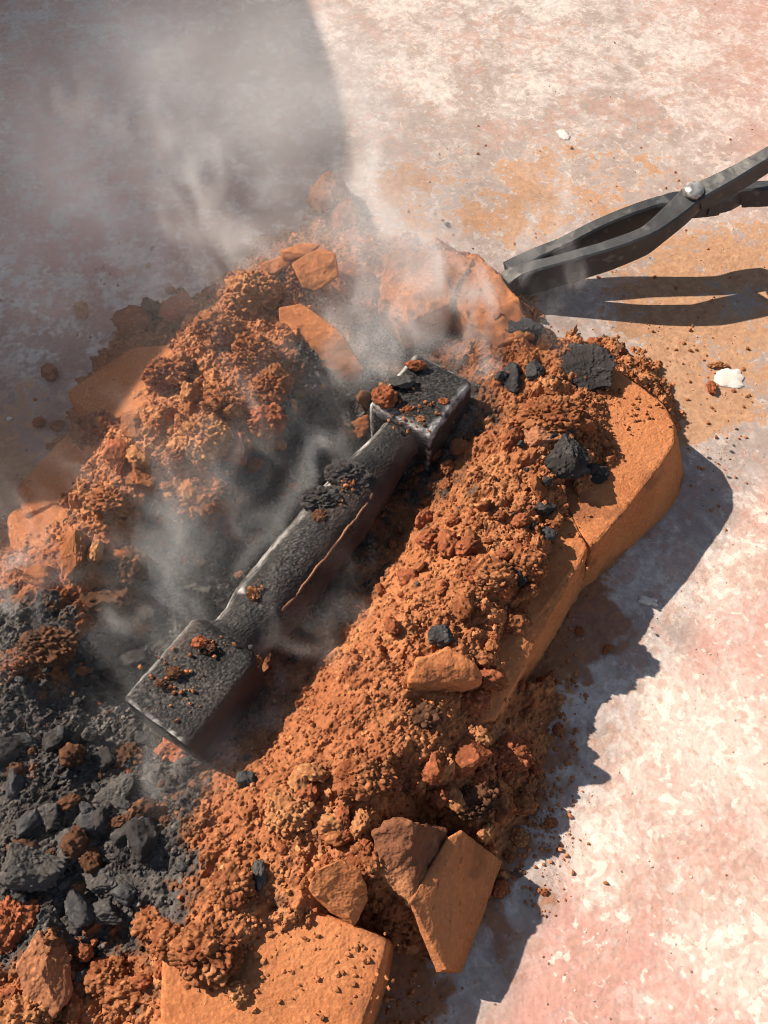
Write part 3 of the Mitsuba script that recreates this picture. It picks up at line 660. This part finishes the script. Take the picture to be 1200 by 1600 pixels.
# loose grains past counting, over the heap, the blocks and the floor
def grains(name, label, spots, r0, r1, colour, seed):
    rg = np.random.default_rng(seed)
    shapes = []
    for i in range(8):
        s = trimesh.creation.icosahedron()
        v = s.vertices * rg.uniform(0.62, 1.2, (len(s.vertices), 1)) * rg.uniform(.7, 1.25, 3)
        shapes.append((v, s.faces))
    vs, fs, cs, o = [], [], [], 0
    for p in spots:
        v, f = shapes[rg.integers(8)]
        r = r0 + (r1 - r0) * rg.random() ** 3
        a = rg.uniform(0, 6.28); R = np.array([[math.cos(a), -math.sin(a), 0], [math.sin(a), math.cos(a), 0], [0, 0, 1]])
        vs.append(v @ R.T * r + p + [0, 0, 0.4 * r]); fs.append(f + o); o += len(v)
        c = colour(p) * (0.7 + 0.6 * rg.random())
        cs.append(np.repeat(c[None], len(v), 0))
    scene[name] = mikit.ply(trimesh.Trimesh(np.vstack(vs), np.vstack(fs), process=False), SAND, smooth=False, color=np.clip(np.vstack(cs), .01, .9))
    tag(name, label, 'grains', kind='stuff')


n = 46000
gxr, gyr = rz.uniform(-0.3, 0.2, n), rz.uniform(-0.03, 0.68, n)
gzr = map_coordinates(HEAP, [(gyr - gy[0]) / STEP, (gxr - gx[0]) / STEP], order=1)
sp = np.stack([gxr, gyr, gzr], 1)[gzr > 0.004]
heapc = sand_colour(sp, rz.random(len(sp)), rz.random(len(sp)))
lut = {tuple(p): c for p, c in zip(sp, heapc)}
sp = sp[:30000]
grains('sand_grains', 'loose coarse grains of moulding sand lying all over the heap', sp, 0.0004, 0.0017, lambda p: lut[tuple(p)], 5)
# on the block tops and on the floor
fl = []
for (x, y, sx, sy, n, z) in ((960, 660, 30, 40, 50, H), (1010, 640, 25, 18, 60, H), (500, 1520, 60, 40, 40, H), (900, 830, 20, 30, 30, H), (440, 1480, 40, 20, 60, H), (545, 1500, 40, 25, 60, H),
                            (870, 1150, 25, 120, 260, 0), (840, 1300, 20, 60, 180, 0), (1080, 600, 60, 60, 130, 0), (1000, 480, 120, 50, 80, 0), (850, 480, 60, 60, 40, 0), (700, 320, 180, 90, 60, 0), (640, 1570, 30, 40, 100, 0),
                            (130, 560, 60, 120, 60, 0), (1000, 300, 160, 120, 25, 0), (1120, 700, 40, 60, 50, 0)):
    for i in range(n):
        fl.append(at(x + sx * rz.normal(), y + sy * rz.normal(), z))
for (x, y, sx, sy, n, z) in ((272, 1060, 22, 24, 70, .0575), (330, 1012, 14, 10, 35, .0575), (645, 635, 28, 20, 80, .0615), (600, 620, 10, 10, 30, .0615), (540, 760, 8, 16, 30, .057), (400, 925, 6, 8, 20, .057)):
    for i in range(n):
        fl.append(at(x + sx * rz.normal(), y + sy * rz.normal(), z))
grains('spilled_grains', 'orange sand grains spilled over the block tops and the floor', fl, 0.0004, 0.0018, lambda p: ORANGE * 0.9, 6)


gr = [at(rz.uniform(-40, 1240), rz.uniform(-20, 1600)) for _ in range(2600)]
gr = [p for p in gr if hz(p[0], p[1])[0] < 0 or not (gx[0] < p[0] < gx[-1] and gy[0] < p[1] < gy[-1])]
_gc = np.array([[.46, .38, .34], [.38, .28, .23], [.58, .52, .48], [.36, .18, .11], [.30, .22, .18]])
grains('floor_grit', 'fine grey and brown grit strewn thinly over the worn floor', gr, 0.00025, 0.0008, lambda p: _gc[rz.integers(5)], 8)


# ------------------------------------------------------------------ the casting
def casting():
    A, B = at(690, 592, 0.050) * [1, 1, 0], at(252, 1128, 0.050) * [1, 1, 0]
    ax = (B - A); Ln = np.linalg.norm(ax); ax /= Ln; side = np.array([-ax[1], ax[0], 0]); up = np.array([0, 0, 1.0])
    ZC = 0.030
    root = key('hammer_casting')
    tag(root, 'black sand crusted iron casting shaped like a double ended hammer, smoking in the broken mould', 'casting')
    f = np.array([0.0, 0.17, 0.20, 0.235, 0.30, 0.46, 0.62, 0.715, 0.76, 0.79, 1.0])

    def loft(st, name, amp, seed, roll=0.0):
        """st: (t along the axis, half width, half height, squareness, centre height)"""
        st = np.array(st); tt = np.arange(st[0, 0], st[-1, 0] + 1e-9, 0.0011 / Ln); na = 150
        w, hh, sq, zc = (np.interp(tt, st[:, 0], st[:, i]) for i in (1, 2, 3, 4))
        an = np.linspace(0, 2 * np.pi, na, endpoint=False)
        c, s_ = np.cos(an), np.sin(an)
        an = np.linspace(0, 2 * np.pi, 3001); c, s_ = np.cos(an), np.sin(an); u, v = np.empty((len(tt), na)), np.empty((len(tt), na))
        for j_ in range(len(tt)):                          # points evenly spaced round each section
            uu, vv = np.sign(c) * np.abs(c) ** (2 / sq[j_]) * w[j_], np.sign(s_) * np.abs(s_) ** (2 / sq[j_]) * hh[j_]
            arc = np.r_[0, np.cumsum(np.hypot(np.diff(uu), np.diff(vv)))]; at_ = np.arange(na) / na * arc[-1]
            u[j_], v[j_] = np.interp(at_, arc, uu), np.interp(at_, arc, vv)
        cr, sr = math.cos(roll), math.sin(roll); u, v = u * cr - v * sr, u * sr + v * cr
        pts = (A + ax * (tt * Ln)[:, None])[:, None] + side * u[..., None] + up * (v + zc[:, None])[..., None]
        n1, n2 = pts.shape[:2]; V_ = pts.reshape(-1, 3)
        i = np.arange(n1 * n2).reshape(n1, n2); nx_ = np.roll(i, -1, 1)
        qd = np.stack([i[:-1], nx_[:-1], nx_[1:], i[1:]], -1).reshape(-1, 4)
        fcs = [qd[:, [0, 1, 2]], qd[:, [0, 2, 3]]]
        for ring, fl_ in ((0, 1), (n1 - 1, 0)):          # closed ends, as fine rings towards the middle
            prev = i[ring]; c0 = pts[ring].mean(0)
            for kk in np.linspace(0.93, 0.0, 14):
                nv = c0 + (pts[ring] - c0) * kk; st_ = len(V_); V_ = np.vstack([V_, nv]); cur = np.arange(st_, st_ + n2)
                a_, b_ = prev, np.roll(prev, -1); c_, d_ = np.roll(cur, -1), cur
                qq = np.stack([a_, b_, c_, d_], 1)
                if fl_: qq = qq[:, ::-1]
                fcs += [qq[:, [0, 1, 2]], qq[:, [0, 2, 3]]]; prev = cur
        m = trimesh.Trimesh(V_, np.vstack(fcs), process=False)
        m.fix_normals()
        nn = np.array(m.vertex_normals)
        c2, gg = crumb_disp(V_, 0.0007, 0.35, seed)
        crust = np.clip(3.2 * fb(V_, 55, 4, seed) + 0.2 + 0.6 * nn[:, 2], 0, 1)
        d_ = amp * 2 * fb(V_, 45, 3, seed + 3) + crust * c2 * 0.15 + 0.0005 * fb(V_, 1000, 2, seed + 40)
        V2 = V_ + nn * d_[:, None]
        # pale scale on proud edges, painted sun sheen on the left flank, dust on top
        rgc = np.random.default_rng(seed)
        edge = np.clip((np.linalg.norm(V_ - V_.mean(0), axis=1)) * 0, 0, 1)
        col = np.array([0.014, 0.014, 0.015]) + np.array([0.034, 0.031, 0.030]) * (crust * (2.2 * rgc.random(len(V_)) ** 2.5))[:, None]
        du = np.clip(4 * (fb(V_, 34, 4, seed + 6) + 0.0), 0, 1) * crust
        col = col + (np.array([0.075, 0.048, 0.036]) - col) * (0.6 * du)[:, None]
        fk = np.clip((nn @ side - 0.15) / 0.5, 0, 1) * np.clip(0.75 + 2.5 * fb(V_, 60, 4, seed + 15), 0, 1)  # brown dust tone on the right flank, standing in for bounced light
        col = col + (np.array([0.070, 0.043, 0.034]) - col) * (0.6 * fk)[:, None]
        return m, V2, col, nn, V_

    def put(name, st, amp, seed, edges=()):
        m, V2, col, nn, V0 = loft(st, name, amp, seed)
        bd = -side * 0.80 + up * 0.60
        w = np.clip((nn @ bd - (0.93 if name == 'shaft' else 2)) / 0.04, 0, 1) * np.clip(0.35 + 3 * fb(V0, 70, 4, seed + 12), 0, 1) * np.clip(0.6 + 2 * fb(V0, 500, 2, seed + 13), 0, 1)  # grazing sun sheen painted as a pale band along the shaft
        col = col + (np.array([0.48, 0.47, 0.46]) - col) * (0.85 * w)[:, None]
        for (a, b, r) in edges:                            # rubbed edges: thin pale scale and painted glints along the line a-b
            ab = b - a; t = np.clip((V0 - a) @ ab / (ab @ ab), 0, 1); dd = np.linalg.norm(V0 - a - t[:, None] * ab, axis=1)
            w = np.clip(1.25 - dd / (1.5 * r * (0.4 + 1.5 * (fb(V0, 140, 3, seed + 9) + 0.5))), 0, 1) * np.clip(0.45 + 2.2 * fb(V0, 300, 2, seed + 11), 0, 1)
            col = col + (np.array([0.62, 0.61, 0.60]) - col) * (0.85 * w)[:, None]
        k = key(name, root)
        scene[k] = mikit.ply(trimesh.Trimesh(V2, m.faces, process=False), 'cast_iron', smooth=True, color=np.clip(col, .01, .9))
        return k

    def pt(t, u, v):
        return A + ax * t * Ln + side * u + up * v
    # side points to the left flank or the right one: make u>0 the lower right flank
    # far block (top end), nearly square, standing upright
    W1 = 0.0226; Z1 = 0.061
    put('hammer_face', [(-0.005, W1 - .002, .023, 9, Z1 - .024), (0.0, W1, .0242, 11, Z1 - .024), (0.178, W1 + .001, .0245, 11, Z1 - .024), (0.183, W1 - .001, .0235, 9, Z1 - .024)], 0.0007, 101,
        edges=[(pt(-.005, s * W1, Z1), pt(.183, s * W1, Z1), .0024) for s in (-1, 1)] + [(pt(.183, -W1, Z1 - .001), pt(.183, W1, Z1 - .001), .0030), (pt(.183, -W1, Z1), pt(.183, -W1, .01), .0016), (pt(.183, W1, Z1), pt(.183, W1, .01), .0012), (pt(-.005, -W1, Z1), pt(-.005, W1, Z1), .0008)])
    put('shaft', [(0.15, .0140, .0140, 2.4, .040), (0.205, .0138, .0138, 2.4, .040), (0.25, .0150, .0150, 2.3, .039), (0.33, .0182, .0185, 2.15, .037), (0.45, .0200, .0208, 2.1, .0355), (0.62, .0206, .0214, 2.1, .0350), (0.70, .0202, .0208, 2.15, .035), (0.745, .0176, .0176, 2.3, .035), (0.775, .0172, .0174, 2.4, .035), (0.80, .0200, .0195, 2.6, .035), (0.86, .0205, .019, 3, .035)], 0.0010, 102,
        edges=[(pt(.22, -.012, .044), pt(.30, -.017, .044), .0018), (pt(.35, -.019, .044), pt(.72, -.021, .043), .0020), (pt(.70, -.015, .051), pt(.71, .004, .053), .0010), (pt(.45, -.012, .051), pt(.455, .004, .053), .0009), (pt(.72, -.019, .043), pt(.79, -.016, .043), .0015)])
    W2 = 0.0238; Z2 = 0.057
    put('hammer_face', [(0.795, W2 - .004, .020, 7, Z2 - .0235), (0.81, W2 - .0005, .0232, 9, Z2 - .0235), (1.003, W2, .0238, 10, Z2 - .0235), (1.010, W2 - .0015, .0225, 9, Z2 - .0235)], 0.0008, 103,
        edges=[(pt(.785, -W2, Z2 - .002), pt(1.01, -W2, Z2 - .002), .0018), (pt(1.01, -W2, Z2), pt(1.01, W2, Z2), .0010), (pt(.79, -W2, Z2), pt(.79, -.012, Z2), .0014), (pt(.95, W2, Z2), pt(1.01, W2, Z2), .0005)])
    # the parting fin along the right flank
    rg = np.random.default_rng(3); tt = np.linspace(0.36, 0.69, 70); rows = []
    for j, t in enumerate(tt):
        wv = 0.0016 * math.sin(31 * t) * math.sin(83 * t + 1) + 0.00025 * rg.normal()
        hw = np.interp(t, [.33, .45, .62, .70], [.0182, .0200, .0206, .0202])
        b0 = (side + up) * .0009 + pt(t, hw * 0.68, np.interp(t, [.33, .45, .62, .70], [.037, .0355, .035, .035]) + hw * 0.735 + wv); o_ = 0.0017 * (0.4 + 0.6 * rg.random()) * min(1, (t - .36) * 30 + .15, (.69 - t) * 30 + .15) * (0.25 if 0.5 < t < 0.525 else 1)
        nr = (side + up) * .7071; tg_ = (side - up) * .7071; o_ *= .6
        rows.append([b0 - nr * .002, b0 - tg_ * .0008, b0 + nr * o_ - tg_ * .0004, b0 + nr * o_ + tg_ * .0004, b0 + tg_ * .0008])
    R = np.array(rows); n1, n2 = R.shape[:2]; i = np.arange(n1 * n2).reshape(n1, n2); nx_ = np.roll(i, -1, 1)
    qd = np.stack([i[:-1], nx_[:-1], nx_[1:], i[1:]], -1).reshape(-1, 4)
    m = trimesh.Trimesh(R.reshape(-1, 3), np.vstack([qd[:, [0, 1, 2]], qd[:, [0, 2, 3]]]), process=False)
    k = key('parting_fin', root); scene[k] = mikit.ply(m, 'crack_fin'); tag(k, 'thin rusty seam left where the mould halves met')
    return pt


pt = casting()
# sand lying on the casting
for px, py, w, h_, kind, col, z, lab in (
        (598, 622, 22, 22, 'crumb', 'red', .064, 'red clod on the left corner of the far hammer end'),
        (650, 571, 18, 11, 'crumb', 'red', .064, 'red clod on the far edge of the far hammer end'),
        (622, 597, 22, 13, 'chunk', 'grey', .064, 'flat grey flake on top of the far hammer end'),
        (636, 640, 9, 7, 'crumb', 'red', .061, 'small red crumb in the middle of the far hammer end'),
        (656, 655, 8, 6, 'crumb', 'pink', .061, 'pinkish crumb at the near edge of the far hammer end'),
        (692, 628, 10, 7, 'crumb', 'red', .061, 'red crumb at the right side of the far hammer end'),
        (310, 1004, 13, 11, 'crumb', 'red', .061, 'red clod on the inner corner of the near hammer end'),
        (330, 1012, 8, 7, 'crumb', 'brown', .060, 'brown crumb beside the red clod on the near hammer end'),
        (272, 1050, 14, 10, 'crumb', 'brown', .060, 'brown crumb cluster on the face of the near hammer end'),
        (252, 1068, 10, 8, 'crumb', 'brown', .060, 'small brown crumb on the near hammer end, nearest its left edge'),
        (398, 1034, 13, 12, 'crumb', 'orange', .048, 'bright orange crumb against the near neck of the casting'),
        (392, 1012, 7, 6, 'char', 'slate', .050, 'dark pebble on the near neck of the casting'),
        (396, 930, 12, 13, 'crumb', 'brown', .055, 'brown crumb on the lower part of the shaft'),
        (500, 808, 12, 14, 'crumb', 'brown', .055, 'brown crumb on the middle of the shaft'),
        (548, 742, 40, 26, 'crumb', 'black', .053, 'black crust of burnt sand on the upper shaft'),
        (506, 782, 36, 22, 'crumb', 'black', .054, 'second crust of burnt sand, lower on the upper shaft')):
    clod(px, py, w, h_, kind, col, lab, name='sand_clod' if kind != 'char' else 'burnt_clod', z=z, sink=.45, cat='sand clod' if kind != 'char' else 'burnt lump', tall=.6)


# ------------------------------------------------------------------ the tongs
def bar(path, widths, heights, name, parent, material='forged_steel', label=None):
    """A forged bar: path of its top centre line (points), widths across, heights down."""
    heights = np.array(heights) * 1.1; widths = np.array(widths) * 0.88; p = np.array(path, float); s = np.r_[0, np.cumsum(np.linalg.norm(np.diff(p, axis=0), axis=1))]
    m_ = np.arange(0, s[-1], 0.0015); from scipy.interpolate import PchipInterpolator as PC
    c = np.stack([PC(s, p[:, i])(m_) for i in range(3)], 1); w, hh = PC(s, widths)(m_), PC(s, heights)(m_)
    t = np.gradient(c, axis=0); t /= np.linalg.norm(t, axis=1, keepdims=True)
    sd = np.cross(t, [0, 0, 1]); sd /= np.linalg.norm(sd, axis=1, keepdims=True); u = np.cross(sd, t)
    b = 0.0013
    prof = []
    for ka, kb in ((-1, 0), (1, 0), (1, 1), (-1, 1)):
        prof.append((ka, kb))
    rings = []
    for off in [(-1, 0, 0, -b), (-1, 0, b, 0), (-.33, 0, 0, 0), (.33, 0, 0, 0), (1, 0, -b, 0), (1, 0, 0, -b), (1, -.5, 0, 0), (1, -1, 0, b), (1, -1, -b, 0), (0, -1, 0, 0), (-1, -1, b, 0), (-1, -1, 0, b), (-1, -.5, 0, 0)]:
        rings.append(c + sd * (off[0] * w / 2 + off[2])[:, None] + u * (off[1] * hh + off[3])[:, None])
    R = np.stack(rings, 1); n1, n2 = R.shape[:2]; i = np.arange(n1 * n2).reshape(n1, n2); nx_ = np.roll(i, -1, 1)
    qd = np.stack([i[:-1], nx_[:-1], nx_[1:], i[1:]], -1).reshape(-1, 4)
    V_ = np.vstack([R.reshape(-1, 3), R[0].mean(0)[None], R[-1].mean(0)[None]]); e0, e1 = len(V_) - 2, len(V_) - 1
    caps = [[e0, i[0, (j + 1) % n2], i[0, j]] for j in range(n2)] + [[e1, i[-1, j], i[-1, (j + 1) % n2]] for j in range(n2)]
    m = trimesh.Trimesh(V_, np.vstack([qd[:, [0, 1, 2]], qd[:, [0, 2, 3]], caps]), process=False); m.fix_normals()
    m.vertices = m.vertices + 0.0008 * np.stack([fb(m.vertices, 60, 3, 70 + a) for a in range(3)], 1)
    k = key(name, parent); scene[k] = mikit.ply(m, material, smooth=32)
    if label: labels[k] = {'label': label}
    return k


tg = key('tongs')
tag(tg, 'blackened forged blacksmith tongs reaching in from the right with tips on the floor', 'tongs')
# one rein runs from the upper handle over the rivet into the lower jaw; the other passes under it
bar([at(1330, 140, .125), at(1200, 238, .100), at(1140, 272, .086), at(1085, 300, .074)], [.011, .0125, .016, .020], [.013, .014, .014, .013], 'handle', tg)
bar([at(1082, 301, .0742), at(1050, 330, .067), at(1005, 362, .059), at(930, 388, .048), at(860, 408, .036), at(815, 420, .028), at(788, 436, .022)], [.020, .017, .0125, .012, .0125, .015, .016], [.013, .016, .019, .021, .022, .022, .020], 'jaw', tg)
bar([at(1330, 286, .088), at(1200, 288, .072), at(1152, 291, .066), at(1132, 304, .060), at(1104, 310, .058)], [.011, .0125, .0125, .013, .018], [.014, .015, .016, .013, .010], 'handle', tg)
bar([at(1126, 306, .0565), at(1080, 309, .0580), at(1052, 309, .060), at(1034, 312, .060), at(1000, 322, .057), at(940, 346, .048), at(880, 376, .038), at(830, 398, .030), at(790, 418, .024)], [.018, .020, .016, .012, .0115, .0115, .012, .014, .015], [.012, .012, .013, .017, .019, .021, .022, .022, .020], 'jaw', tg)
dome = trimesh.creation.icosphere(3); dome.vertices = dome.vertices * [.0078, .0078, .0046]
dome.vertices = dome.vertices + 0.0018 * np.stack([fb(dome.vertices, 320, 3, 90 + a) for a in range(3)], 1)
k = key('rivet', tg); scene[k] = {**mikit.ply(dome, 'rivet_steel', smooth=True), 'to_world': T().translate((at(1084, 298, .0755)).tolist())}
tag(k, 'bright hammered rivet head')


# ------------------------------------------------------------------ small things on the floor
def chip(px, py, wpx, hpx, label, name, cat, seed, thick=0.0015, turn=0):
    p = at(px, py, 0); pix = np.linalg.norm(p - EYE) / FL
    s = trimesh.creation.icosphere(3); v = s.vertices.copy()
    ang = np.arctan2(v[:, 1], v[:, 0]); rr = 1 + 1.3 * fb(np.stack([np.cos(ang), np.sin(ang), ang * 0], 1) + seed, 1.7, 3, seed)
    v = v * rr[:, None] * [wpx * pix, hpx * pix / 0.85, thick]; v[:, 2] = np.clip(v[:, 2], -.0005, thick * .8)
    k = key(name); scene[k] = {**mikit.ply(trimesh.Trimesh(v, s.faces, process=False), 'pale_chip', smooth=35), 'to_world': T().translate((p + [0, 0, .0004]).tolist()).rotate([0, 0, 1], turn)}
    tag(k, label, cat)


chip(1140, 591, 23, 17, 'round pale stone set in the floor, ringed by ochre sand', 'pale_stone', 'stone', 1, .002)
chip(881, 212, 7, 11, 'white flake lying on the floor behind the tongs', 'white_flake', 'flake', 2, turn=25)
chip(1013, 941, 14, 5, 'pale flake lying across the edge of the block shadow', 'pale_flake', 'flake', 3, .003, turn=-20)
chip(54, 489, 4, 3, 'tiny white chip on the dark floor at the left', 'white_chip', 'chip', 4)
chip(15, 655, 4, 3, 'tiny white chip near the left edge below the other', 'white_chip', 'chip', 5)
clod(1112, 607, 7, 14, 'crumb', 'red', 'reddish clod against the left side of the pale stone', z=.002, cat='sand clod')
clod(1122, 572, 18, 5, 'crumb', 'ochre', 'low ridge of ochre sand behind the pale stone', z=.001, cat='sand clod')
clod(832, 497, 7, 5, 'char', 'black', 'tiny black cinder on the floor between the far block and the tongs shadow', name='burnt_clod', z=.001, cat='cinder')
clod(848, 502, 6, 4, 'char', 'black', 'second tiny black cinder, right of the first', name='burnt_clod', z=.001, cat='cinder')
clod(62, 662, 11, 9, 'crumb', 'red', 'reddish clod alone on the pale patch of floor at the left', z=.003, cat='sand clod')
clod(700, 352, 5, 4, 'char', 'black', 'tiny dark speck of cinder on the sunlit floor behind the pinkish block', name='burnt_clod', z=.001, cat='cinder')

# sheet added out of view, its outline shaped to throw the big shade
xs = -0.62
edge = [(470, -40), (500, 40), (525, 110), (545, 190), (549, 240), (545, 300), (500, 370), (430, 430), (370, 485), (300, 548), (236, 640), (190, 725), (140, 800), (80, 870), (0, 930), (-160, 1020)]
out = []
for x, y in edge:
    G = at(x, y, 0.03 if 440 < y < 830 else 0.0); s_ = (G[0] - xs) / LIGHT[0]; out.append((G[1] - s_ * LIGHT[1], G[2] + s_))
out = np.array(out)
from shapely.geometry import Polygon
top_ = out.tolist(); poly = Polygon([(top_[0][0] + 1.2, 0.0), (top_[0][0] + 1.2, top_[0][1])] + top_ + [(top_[-1][0], 0.0)]).buffer(0)
if poly.geom_type != 'Polygon': poly = max(poly.geoms, key=lambda a: a.area)
sh = trimesh.creation.extrude_polygon(poly, 0.004, engine='earcut')
sh.vertices = np.stack([xs - sh.vertices[:, 2], sh.vertices[:, 0], sh.vertices[:, 1]], 1); sh.fix_normals()
scene['added_shade_sheet'] = mikit.ply(sh, 'added_sheet_rust'); tag('added_shade_sheet', 'rusty sheet added out of view on the left to cast the big shade', 'sheet')


# ------------------------------------------------------------------ smoke
def cloud_noise(shape, cells, seed, octaves=4, stretch=(1, 1, 1)):
    rg = np.random.default_rng(seed); out_ = np.zeros(shape, np.float32); a = 0.5
    for o in range(octaves):
        n_ = [max(2, int(round(cells * 2 ** o * f))) + 3 for f in stretch]
        r = rg.random(n_).astype(np.float32)
        co = np.meshgrid(*[np.linspace(1, n_[i] - 2, shape[i]) for i in range(3)], indexing='ij')
        out_ += a * map_coordinates(r, co, order=1); a *= 0.55
    return out_


def smoke():
    lo, hi = np.array([-0.44, 0.02, -0.03]), np.array([0.27, 0.95, 0.33])
    nz, ny, nx = 84, 350, 266
    zz, yy, xx = np.meshgrid(*[np.linspace(lo[i], hi[i], n_) for i, n_ in ((2, nz), (1, ny), (0, nx))], indexing='ij')
    sh = (nz, ny, nx)
    body = cloud_noise(sh, 8, 13, 3, (.35, 1.3, 1)); body = np.clip((body - np.median(body)) / 0.22 + 0.35, 0, 1.3)
    SRC = ((330, 340, .05, .085, .06, 1.7), (200, 300, .06, .09, .06, 2.0), (420, 400, .05, .05, .05, 1.8), (560, 330, .05, .06, .06, 4), (650, 510, .03, .05, .05, 12), (545, 590, .03, .035, .05, 6),
           (300, 870, .02, .034, .03, 1.8), (230, 950, .02, .04, .03, 2.2), (460, 1100, .015, .022, .02, 4), (600, 980, .015, .02, .02, 3), (750, 650, .03, .03, .03, 5), (300, 120, .08, .17, .07, 3.6), (100, 130, .08, .15, .07, 5.5), (30, 330, .05, .08, .06, 3), (110, 110, .21, .16, .08, 1.3), (300, 240, .16, .11, .06, 1.1), (40, 380, .15, .11, .06, 0.8), (420, 120, .2, .10, .06, 0.6),
           (620, 120, .08, .12, .06, 2.4), (720, 360, .05, .06, .05, 5), (880, 400, .03, .035, .03, 5), (330, 1230, .03, .03, .03, 3), (40, 860, .03, .045, .04, 4), (120, 440, .03, .06, .05, 3), (640, 800, .03, .04, .03, 3), (60, 1200, .03, .07, .03, 2), (240, 480, .04, .05, .05, 4))
    d = np.zeros(sh, np.float32)
    for px, py, z, r, rzv, s_ in SRC:
        c = at(px, py, z)
        d += s_ * (np.exp(-((xx - c[0]) ** 2 + (yy - c[1]) ** 2) / (r * r)) * np.exp(-np.maximum(zz - z, 0) ** 2 / (rzv * rzv) - np.minimum(zz - z, 0) ** 2 / .003)).astype(np.float32)
    d *= 0.52 * body ** 1.6
    # strands: short rows of puffs let go at a source and carried by one swirling draught, drifting up and to the far left
    fs = (44, 160, 122); flow = [cloud_noise(fs, 12, s, 3, (.5, 1.3, 1)) for s in (1, 2, 3)]; cell = (hi - lo)[::-1] / (np.array(fs) - 1)
    (az, ay, ax_), (bz, by_, bx), (cz_, cyy, cxx) = (np.gradient(f, *cell) for f in flow)
    flow = [cyy - bz, az - cxx, bx - ay]; sd_ = np.std(flow); flow = [f / sd_ for f in flow]
    rg = np.random.default_rng(41)
    spots = [(310, 885, .022, 22, .7), (250, 940, .02, 14, .6), (380, 860, .02, 8, .5), (470, 1100, .015, 10, .7), (600, 540, .025, 26, 1.1), (680, 500, .03, 24, 1.1), (570, 620, .03, 14, .9), (750, 650, .03, 12, .8), (740, 470, .04, 10, .9), (340, 420, .04, 20, .45),
             (430, 400, .05, 16, .45), (230, 400, .03, 18, .65), (520, 400, .05, 12, .45), (860, 410, .03, 10, .8), (40, 880, .03, 10, .8), (310, 1230, .03, 6, .8), (150, 330, .05, 14, .5), (330, 300, .05, 22, .7), (230, 270, .06, 12, .6), (640, 380, .05, 10, .45)]
    P, Wt = [], []
    for px, py, z, n_, k_ in spots:
        c = at(px, py, z)
        for q_ in range(n_):
            o = c + rg.normal(size=3) * [.018, .018, .006]; dirn = rg.normal(size=3) * [1, 1, .4]; dirn /= np.linalg.norm(dirn)
            m_ = 50; row = o + dirn * np.linspace(-1, 1, m_)[:, None] * rg.uniform(.002, .008)
            P.append(row); Wt.append(np.full(m_, k_ * rg.uniform(.4, 1.3)))
    P = np.vstack(P); Wt = np.concatenate(Wt)
    hits, took = [], []
    steps = 130
    for st in range(steps):
        f = (P - lo) / (hi - lo); co = np.clip(f[:, ::-1].T, 0, 1) * (np.array(fs)[:, None] - 1)
        v = np.stack([map_coordinates(fl_, co, order=1, mode='nearest') for fl_ in flow], 1)
        P = P + 0.0012 * (0.85 * v * [1, 1, .6] + np.array([-0.22, 0.42, 0.34])) + rg.normal(size=P.shape) * (0.00015 + 0.00034 * st / steps)
        ii = np.floor(f * [nx - 1, ny - 1, nz - 1] + rg.random(f.shape)).astype(int); ok = ((ii >= 0) & (ii < [nx, ny, nz])).all(1)
        hits.append((ii[ok, 2] * ny + ii[ok, 1]) * nx + ii[ok, 0]); took.append((Wt * min(1, st / 8) * (1 - st / steps) ** 1.2)[ok])
    acc = np.bincount(np.concatenate(hits), np.concatenate(took), nz * ny * nx)
    st_ = acc.reshape(sh).astype(np.float32)
    st_ = gaussian_filter(st_, (0.8, .36, .36))
    d = d + 1.9 * st_ / (1 + 0.045 * st_)
    for ax_, n_ in ((0, nz), (1, ny), (2, nx)):
        t = np.linspace(0, 1, n_); e = np.clip(np.minimum(t, 1 - t) * 14, 0, 1); sh_ = [1, 1, 1]; sh_[ax_] = n_; d = d * e.reshape(sh_)
    d = np.minimum(d, 26)
    scene['smoke_air'] = {'type': 'heterogeneous', 'albedo': {'type': 'rgb', 'value': [.95, .965, .985]}, 'scale': 1.0,
                          'sigma_t': {'type': 'gridvolume', 'grid': mi.VolumeGrid(d.astype(np.float32)[..., None]), 'to_world': T().translate(lo.tolist()).scale((hi - lo).tolist())}}
    m_, s2 = (lo + hi) / 2, (hi - lo) / 2
    scene['smoke'] = {'type': 'cube', 'to_world': T().translate(m_.tolist()).scale(s2.tolist()), 'bsdf': {'type': 'null'}, 'interior': spec('smoke_air')}
    tag('smoke', 'thin grey smoke drifting up from the hot casting', 'smoke', kind='stuff')


smoke()
